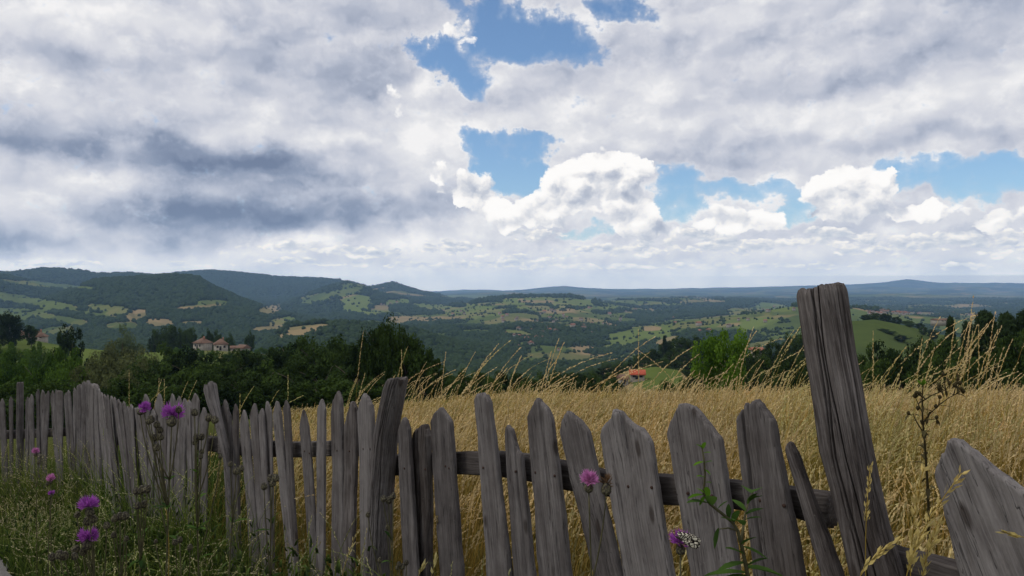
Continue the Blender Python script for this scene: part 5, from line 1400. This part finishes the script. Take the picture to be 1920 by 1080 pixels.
knapweed(2.0, 500, [(508, 897, 'b', -12, 1.15), (517, 896, 'b', 14, 1.1), (495, 912, 'b', -6, .9), (511, 906, 'b', 6)], 'knapweed with a tight cluster of four buds in front of the middle left pickets')
knapweed(2.0, 225, [(168, 960, 'f', -6, 1.3), (145, 965, 'b', -25, .9), (164, 977, 'b', -6, 1.1), (176, 973, 'b', 8, 1.1), (170, 948, 'd', 10, .9), (200, 985, 'b', 12, .9)], 'knapweed with a purple flower and a withered head, above the lowest flower at left')
knapweed(1.95, 210, [(163, 1022, 'f', -8, 1.35), (142, 1030, 'b', -20, 1.2), (156, 1034, 'b', 0, 1.0), (98, 1044, 'b', -10, 1.1), (112, 1040, 'b', 0, 1.2), (121, 1042, 'b', 10, 1.1), (140, 1043, 'b', 0)], 'knapweed with the lowest purple flower in the bottom left corner')
knapweed(2.1, 285, [(266, 918, 'b', 0, 1.2), (256, 921, 'b', -20, 1.1), (276, 917, 'b', 20, 1.1), (259, 948, 'b', -8, 1.1), (270, 945, 'b', 12, 1.1)], 'knapweed with five buds in two tiers below the wide flat picket')
knapweed(2.1, 262, [(225, 968, 'b', 0, 1.2), (215, 972, 'b', -14, 1.1), (235, 967, 'b', 14, 1.1), (213, 1003, 'b', 0, .9), (237, 1010, 'b', 0, .8)], 'knapweed with a row of three buds right of the flower with the withered head')
knapweed(2.3, 355, [(337, 1012, 'b', 0, 1.0), (328, 1016, 'b', -10, 1.0), (356, 1026, 'b', 10, .9), (292, 1015, 'b', 0, .7)], 'low knapweed with pale buds at the foot of the pickets')
knapweed(2.1, 722, [(737, 930, 'b', 10, 1.0), (719, 935, 'b', -12, 1.0), (729, 938, 'b', 6, 1.0), (690, 965, 'b', -10, .8), (727, 988, 'b', 0, .8), (712, 1050, 'b', 0, .7)], 'knapweed with a few buds in front of the broad grey middle post')
knapweed(2.1, 770, [(748, 1058, 'b', -6, .8), (762, 1055, 'b', 6, .8), (755, 1062, 'b', 0, .8), (745, 1064, 'b', 0, .7)], 'low clump of pale buds at the bottom edge beside the broad grey middle post')
knapweed(1.62, 1128, [(1104, 914, 'p', -4, 1.15), (1137, 917, 'd', 4, 1.3)], 'knapweed with a pale pink flower beside a withered brown head in front of the pickets')
knapweed(1.42, 1290, [(1276, 1030, 'f', -6, 1.05)], 'knapweed with the purple flower that carries the butterfly', leafy=3)
knapweed(5.0, 70, [(67, 852, 'p', 0, .55), (72, 868, 'b', 0, .45)], 'small distant knapweed with a single pink flower, highest in the grass at far left', leafy=3)
knapweed(4.2, 100, [(95, 903, 'p', 0, .6), (89, 907, 'b', 0, .5)], 'small distant knapweed with a pink flower above a violet one at far left', leafy=3)
knapweed(3.8, 98, [(97, 929, 'f', 0, .42)], 'small distant knapweed with a single violet flower at far left', leafy=3)

# ------------------------------------------------------------------ leafy green plant in front of the right pickets
def herb():
    D = 1.42; W = lambda px, py, d=0.0: at(px, py, D + d)
    x0 = (1412 - 960) / F * D; root = np.array([x0, D, gz(x0, D) - .02]); t = empty('leafy_plant', root)
    st, lo, hi = MB(), MB(), MB()
    main = np.array([root, W(1408, 1150), W(1402, 1080), W(1392, 1030), W(1383, 995), W(1372, 978), W(1350, 960), W(1330, 944), W(1319, 925), W(1322, 890), W(1320, 862), W(1316, 838)])
    st.tube(main - root, np.linspace(.0045, .0015, len(main)), 7)
    br2 = np.array([W(1390, 1020, .01), W(1394, 985, .03), W(1398, 960, .04), W(1405, 935, .05), W(1412, 922, .05)]); st.tube(br2 - root, np.linspace(.003, .0012, 5), 6)
    br3 = np.array([W(1383, 995), W(1365, 990, -.02), W(1348, 992, -.03)]); st.tube(br3 - root, np.linspace(.002, .001, 3), 6)
    g = np.random.default_rng(3)
    def leaf(mb, px, py, qx, qy, w=.34, dz=0.0, tint=.5, droop=.15):
        a, b = W(px, py), W(qx, qy, dz); v = b - a; L = np.linalg.norm(v)
        lance(mb, a - root, v, L, L * w * .5, g, tint, droop, 9, .08)
    for q in [(1316, 840, 1305, 830), (1318, 842, 1322, 826), (1318, 850, 1333, 846), (1320, 866, 1300, 870), (1321, 868, 1336, 862), (1321, 880, 1332, 888), (1322, 895, 1306, 890), (1321, 905, 1334, 903), (1319, 925, 1306, 912), (1320, 928, 1290, 930), (1322, 930, 1312, 945), (1326, 935, 1325, 908)]:
        leaf(hi, *q, w=.42, dz=-.01, tint=g.random())
    for q in [(1330, 944, 1288, 934), (1334, 948, 1333, 920), (1345, 955, 1365, 935), (1366, 973, 1366, 940), (1372, 978, 1352, 965), (1348, 990, 1340, 1024, .38), (1375, 980, 1385, 950),
              (1398, 958, 1372, 930), (1402, 945, 1420, 918, .30), (1405, 940, 1428, 922), (1398, 965, 1432, 948, .34), (1396, 975, 1428, 965, .30), (1412, 922, 1408, 905), (1394, 985, 1375, 965),
              (1392, 1025, 1440, 1042, .34), (1390, 1022, 1418, 1000), (1396, 1040, 1360, 1020), (1400, 1065, 1475, 1072, .34), (1400, 1062, 1440, 1040), (1398, 1055, 1345, 1062, .30), (1402, 1075, 1320, 1068, .26), (1402, 1080, 1345, 1085, .3), (1402, 1085, 1450, 1100), (1404, 1100, 1360, 1110)]:
        a = list(q) + ([.32] if len(q) == 4 else [])
        leaf(lo, *a[:4], w=a[4], dz=g.normal(-.02, .03), tint=g.random())
    obj('stem', st.mesh('stem', [M_stem], True), t); obj('leaves', lo.mesh('leaves', [M_herb]), t)
    o = obj('young_leaves', hi.mesh('young_leaves', [M_herb_bright]), t); o['label'] = 'bright yellow green young leaves at the tip'
    tag(t, 'leafy green plant with bright young tip standing before the two right pickets', 'plant')
herb()

# ------------------------------------------------------------------ tall dark dry weed behind the fence
def weed():
    D = 2.7; W = lambda px, py, d=0.0: at(px, py, D + d)
    x0 = (1742 - 960) / F * D; root = np.array([x0, D, gz(x0, D) - .02]); t = empty('dry_weed', root)
    st, lf, bd = MB(), MB(), MB(); g = np.random.default_rng(9)
    main = np.array([root, W(1741, 950), W(1738, 890), W(1734, 830), W(1730, 790), W(1729, 745), W(1731, 722)]); st.tube(main - root, np.linspace(.0052, .0020, 7), 7)
    branches = [[(1731, 792), (1744, 775), (1760, 760), (1780, 745), (1795, 738), (1802, 732)], [(1730, 752), (1745, 742), (1760, 736), (1773, 731), (1780, 722)], [(1773, 731), (1771, 715), (1768, 705)], [(1795, 738), (1798, 726), (1796, 714)], [(1788, 741), (1793, 722)],
                [(1730, 775), (1722, 758), (1717, 746)], [(1729, 808), (1718, 790), (1712, 776), (1703, 778)], [(1731, 792), (1740, 786), (1756, 786)], [(1760, 736), (1761, 726)], [(1760, 760), (1762, 748)], [(1729, 745), (1722, 738), (1718, 740)]]
    for b in branches:
        P = np.array([W(q[0], q[1], g.normal(0, .02)) for q in b]); st.tube(P - root, np.linspace(.0024, .0011, len(P)), 5)
        for k in range(len(P)):
            for _ in range(2):
                if g.random() < .75: lance(lf, P[k] - root, g.normal(size=3) + np.array([.3, 0, .5]), g.uniform(.016, .04), .005, g, g.random(), .2, 4)
        c = P[-1] - root
        bd.tube(np.array([c, c + [0, 0, .006], c + [.002, 0, .014]]), np.array([.003, .007, .003]), 6)
    for q in [(1721, 765), (1760, 727), (1764, 730), (1755, 762), (1806, 734), (1790, 722), (1800, 718), (1715, 742), (1724, 738)]:
        c = W(*q) - root; bd.tube(np.array([c - [0, 0, .008], c, c + [0, 0, .008]]), np.array([.003, .008, .003]), 6)
    for k in range(12):
        z = g.uniform(.25, .95); i = z * 5; a = main[int(i)] * (1 - i % 1) + main[int(i) + 1] * (i % 1)
        lance(lf, a - root, g.normal(size=3) * [1, 1, .3] + [0, 0, .3], g.uniform(.03, .08), .008, g, g.random(), .4, 5)
    hi = MB()
    for k in range(9): lance(hi, W(1730, 724) - root, np.array([g.normal(0, .5), g.normal(0, .5), 1.0]), g.uniform(.02, .04), .006, g, g.random(), .1, 4)
    obj('stem', st.mesh('stem', [M_weed], True), t); obj('leaves', lf.mesh('leaves', [M_weed]), t); obj('buds', bd.mesh('buds', [M_weed], True), t)
    obj('young_leaves', hi.mesh('young_leaves', [M_herb_bright]), t)
    tag(t, 'tall dark branching dry weed standing in the golden grass right of the tall post', 'plant')
weed()

# ------------------------------------------------------------------ big grass stalks close to the lens
def stalk(D, pts, label, width=.0016, K=70, sl=.016, head=.55, fl=.9, seed=1, name='grass_stalk'):
    g = np.random.default_rng(seed)
    P = np.array([at(px, py, D) for px, py in pts])
    rootx = P[0][0] + g.normal(0, .02); root = np.array([rootx, D + .02, gz(rootx, D) - .02])
    P = np.vstack([root, 0.5 * (root + P[0]) , P])
    d = np.concatenate([[0], np.cumsum(np.linalg.norm(np.diff(P, axis=0), axis=1))]); q = np.linspace(0, d[-1], 28)
    C = np.stack([np.interp(q, d, P[:, i]) for i in range(3)], -1)
    for _ in range(3): C[1:-1] = .25 * C[:-2] + .5 * C[1:-1] + .25 * C[2:]
    t = empty(name, root); st = MB(); st.tube(C - root, np.linspace(width, width * .5, 28), 5, .5)
    hd = MB(); L = d[-1]; hl = head * np.linalg.norm(np.diff(P[2:], axis=0), axis=1).sum() if len(P) > 3 else .2
    for i in range(K):
        s = L - hl * g.uniform(0, 1) ** .9
        c = np.array([np.interp(s, q, C[:, k]) for k in range(3)]); c2 = np.array([np.interp(min(s + .01, L), q, C[:, k]) for k in range(3)])
        T = c2 - c; T = T / (np.linalg.norm(T) + 1e-9) if np.linalg.norm(T) > 1e-6 else np.array([0, 0, 1.0])
        r = g.normal(size=3); r -= r.dot(T) * T; r /= np.linalg.norm(r); dd = T + r * g.uniform(.25, .75) * fl; dd /= np.linalg.norm(dd)
        n = np.cross(dd, g.normal(size=3)); n /= np.linalg.norm(n); l = sl * g.uniform(.6, 1.3); b = c - root + r * g.uniform(0, .004)
        hd.add([b, b + dd * l * .4 + n * l * .15, b + dd * l, b + dd * l * .4 - n * l * .15], [(0, 1, 2, 3)], g.uniform(.3, .74))
    for mb, nm, up in ((st, 'stem', .8), (hd, 'seed_head', 2.0)):
        me = mb.mesh(nm, [M_gold]); me.attributes.new('up', 'FLOAT', 'POINT').data.foreach_set('value', np.full(len(me.vertices), up, np.float32)); obj(nm, me, t)
    tag(t, label, 'grass')
stalk(1.25, [(1590, 1082), (1620, 1050), (1650, 1024), (1675, 1010), (1694, 1006)], 'pale arching grass stalk crossing the foot of the tall post', K=60, head=.9, fl=.35, seed=2, sl=.014)
stalk(1.3, [(1705, 1080), (1708, 1020), (1713, 960), (1722, 910), (1732, 878)], 'feathery upright grass stalk between the tall post and the rightmost picket', K=80, head=1.0, seed=3)
stalk(1.28, [(1690, 1080), (1712, 1020), (1745, 960), (1772, 928), (1803, 887)], 'feathery grass stalk leaning right toward the tip of the rightmost picket', K=90, head=.9, seed=4)
stalk(1.3, [(1722, 1080), (1733, 1045), (1750, 1010), (1760, 975)], 'short feathery grass stalk low between the tall post and the rightmost picket', K=60, head=1.0, seed=5)
stalk(1.35, [(1622, 980), (1624, 945), (1628, 900), (1632, 872)], 'small grass head standing in front of the right edge of the tall post', K=40, head=1.0, fl=.6, seed=6, sl=.011)
stalk(1.15, [(2010, 1030), (1960, 1004), (1920, 1000), (1878, 997)], 'thin pale grass stalk lying across the rightmost picket', K=14, head=.3, fl=.3, seed=7)
stalk(2.3, [(318, 1010), (312, 960), (306, 905), (302, 870)], 'pale bent grass stalk before the pickets below the highest flowers', K=40, head=.7, fl=.5, seed=8, sl=.010, width=.0022)
stalk(2.6, [(640, 1075), (650, 1050), (660, 1020), (668, 1000)], 'short pale grass stalk at the foot of the pickets left of the middle post', K=20, head=.6, seed=9)
stalk(1.9, [(805, 1085), (812, 1062), (820, 1040)], 'short yellow grass stalk at the bottom edge near the dark rotten picket', K=24, head=.8, fl=.4, seed=10)
stalk(1.9, [(775, 1085), (784, 1070), (796, 1058)], 'short yellow grass stalk bent right at the bottom edge beside the middle post', K=20, head=.8, fl=.4, seed=11)

# ------------------------------------------------------------------ butterfly on the right flower
def wing_material():
    m, nt, b = material('chequered_wing', 0.7, 0.2)
    q = coord(nt)
    v = voro(nt, vmath(nt, 'MULTIPLY', q, (1, .0, 1.25)), 165.0, feature='DISTANCE_TO_EDGE', dim='3D')
    n = noise(nt, q, 90, 2)
    link(nt, (v + (n - .5) * .16).ramp([(0.0, (0.012, 0.009, 0.008)), (0.09, (0.02, 0.014, 0.011)), (0.14, (0.66, 0.61, 0.48)), (1.0, (0.80, 0.76, 0.62))]), b.inputs['Base Color'])
    return m
def butterfly():
    D = 1.40; M = wing_material()
    mdk = plain_material('butterfly_body', (0.012, 0.010, 0.009), (0.05, 0.042, 0.035), 300)
    p0 = at(1277, 1012, D - .012); t = empty('butterfly', p0)
    mb = MB(); ax = np.array([.0016, 0, -.0011]) * 1.0
    s = np.linspace(-1, 1, 10); P = np.outer(s, [.0105, 0, -.0055]) + [0, 0, .001]
    mb.tube(P, np.array([.0010, .0016, .0019, .0017, .0022, .0024, .0021, .0016, .0012, .0005])[::1], 8)
    for sg in (-1, 1):
        mb.tube(np.array([P[0], P[0] + [-.004, sg * .002, .004], P[0] + [-.007, sg * .004, .009]]), np.array([.0003, .0003, .0006]), 5)
        for k in (3, 4, 5): mb.tube(np.array([P[k], P[k] + [-.001, sg * .004, -.003], P[k] + [-.002, sg * .005, -.008]]), .0003, 4)
    obj('body', mb.mesh('body', [mdk], True), t)
    k = D / F
    for sg in (-1, 1):
        for nm, outl in (('forewing', [(0, 0), (-7, 10), (-5, 15), (6, 13), (20, 10), (32, 4), (37, 0), (34, -5), (18, -3)]), ('hindwing', [(1, -1), (14, -2), (30, -4), (36, -5), (34, -12), (28, -17), (18, -14), (8, -8)])):
            o2 = np.array(outl, float) * k * .98; c = o2.mean(0)
            n = len(o2); ring2 = c + (o2 - c) * .55
            def V3(A): return np.stack([A[:, 0], sg * (.0010 + np.abs(A[:, 1] * .15 + A[:, 0] * .10) + (.0006 if nm == 'hindwing' else 0)), A[:, 1]], -1)
            th = np.array([0, .00012, 0])
            V = np.vstack([V3(o2) - th, V3(ring2) - th - [0, .0002, 0], V3(c[None]) - th - [0, .0003, 0], V3(o2) + th, V3(ring2) + th, V3(c[None]) + th])
            j = np.arange(n); jn = (j + 1) % n; m_ = 2 * n + 1
            f4 = np.vstack([np.stack([j, jn, n + jn, n + j], -1), np.stack([m_ + jn, m_ + j, m_ + n + j, m_ + n + jn], -1), np.stack([jn, j, m_ + j, m_ + jn], -1)])
            f3 = np.vstack([np.stack([n + j, n + jn, np.full(n, 2 * n)], -1), np.stack([m_ + n + jn, m_ + n + j, np.full(n, m_ + 2 * n)], -1)])
            obj(nm, mk_mesh(nm, V, [f4, f3], [M], None, True), t)
    tag(t, 'black and white chequered butterfly feeding on the purple flower at right', 'butterfly')
butterfly()

# ------------------------------------------------------------------ a bird far off under the clouds
def bird(px, py, D, span, label):
    t_ = []; mb = MB()
    mb.tube(np.array([[-.5, 0, 0], [-.3, 0, .02], [0, 0, .03], [.3, 0, .02], [.45, 0, 0]]) * span * .45, np.array([.01, .06, .09, .06, .02]) * span * .8, 8)
    for sg in (-1, 1):
        mb.add(np.array([[.12, 0, .02], [-.15, 0, .02], [-.10, sg * .28, .10], [.14, sg * .26, .10], [-.12, sg * .52, .03], [.02, sg * .55, .03]]) * span, [(0, 1, 2, 3), (3, 2, 4, 5)])
    o = obj('bird', mb.mesh('bird', [M_dark]), None, at(px, py, D)); o.rotation_euler = (R(8), 0, R(60)); tag(o, label, 'bird', None)
bird(1413, 348, 240, 1.1, 'dark bird gliding under the clouds above the tall post')
bird(540, 182, 300, .8, 'tiny dark speck of a bird in front of the grey cloud at upper left')
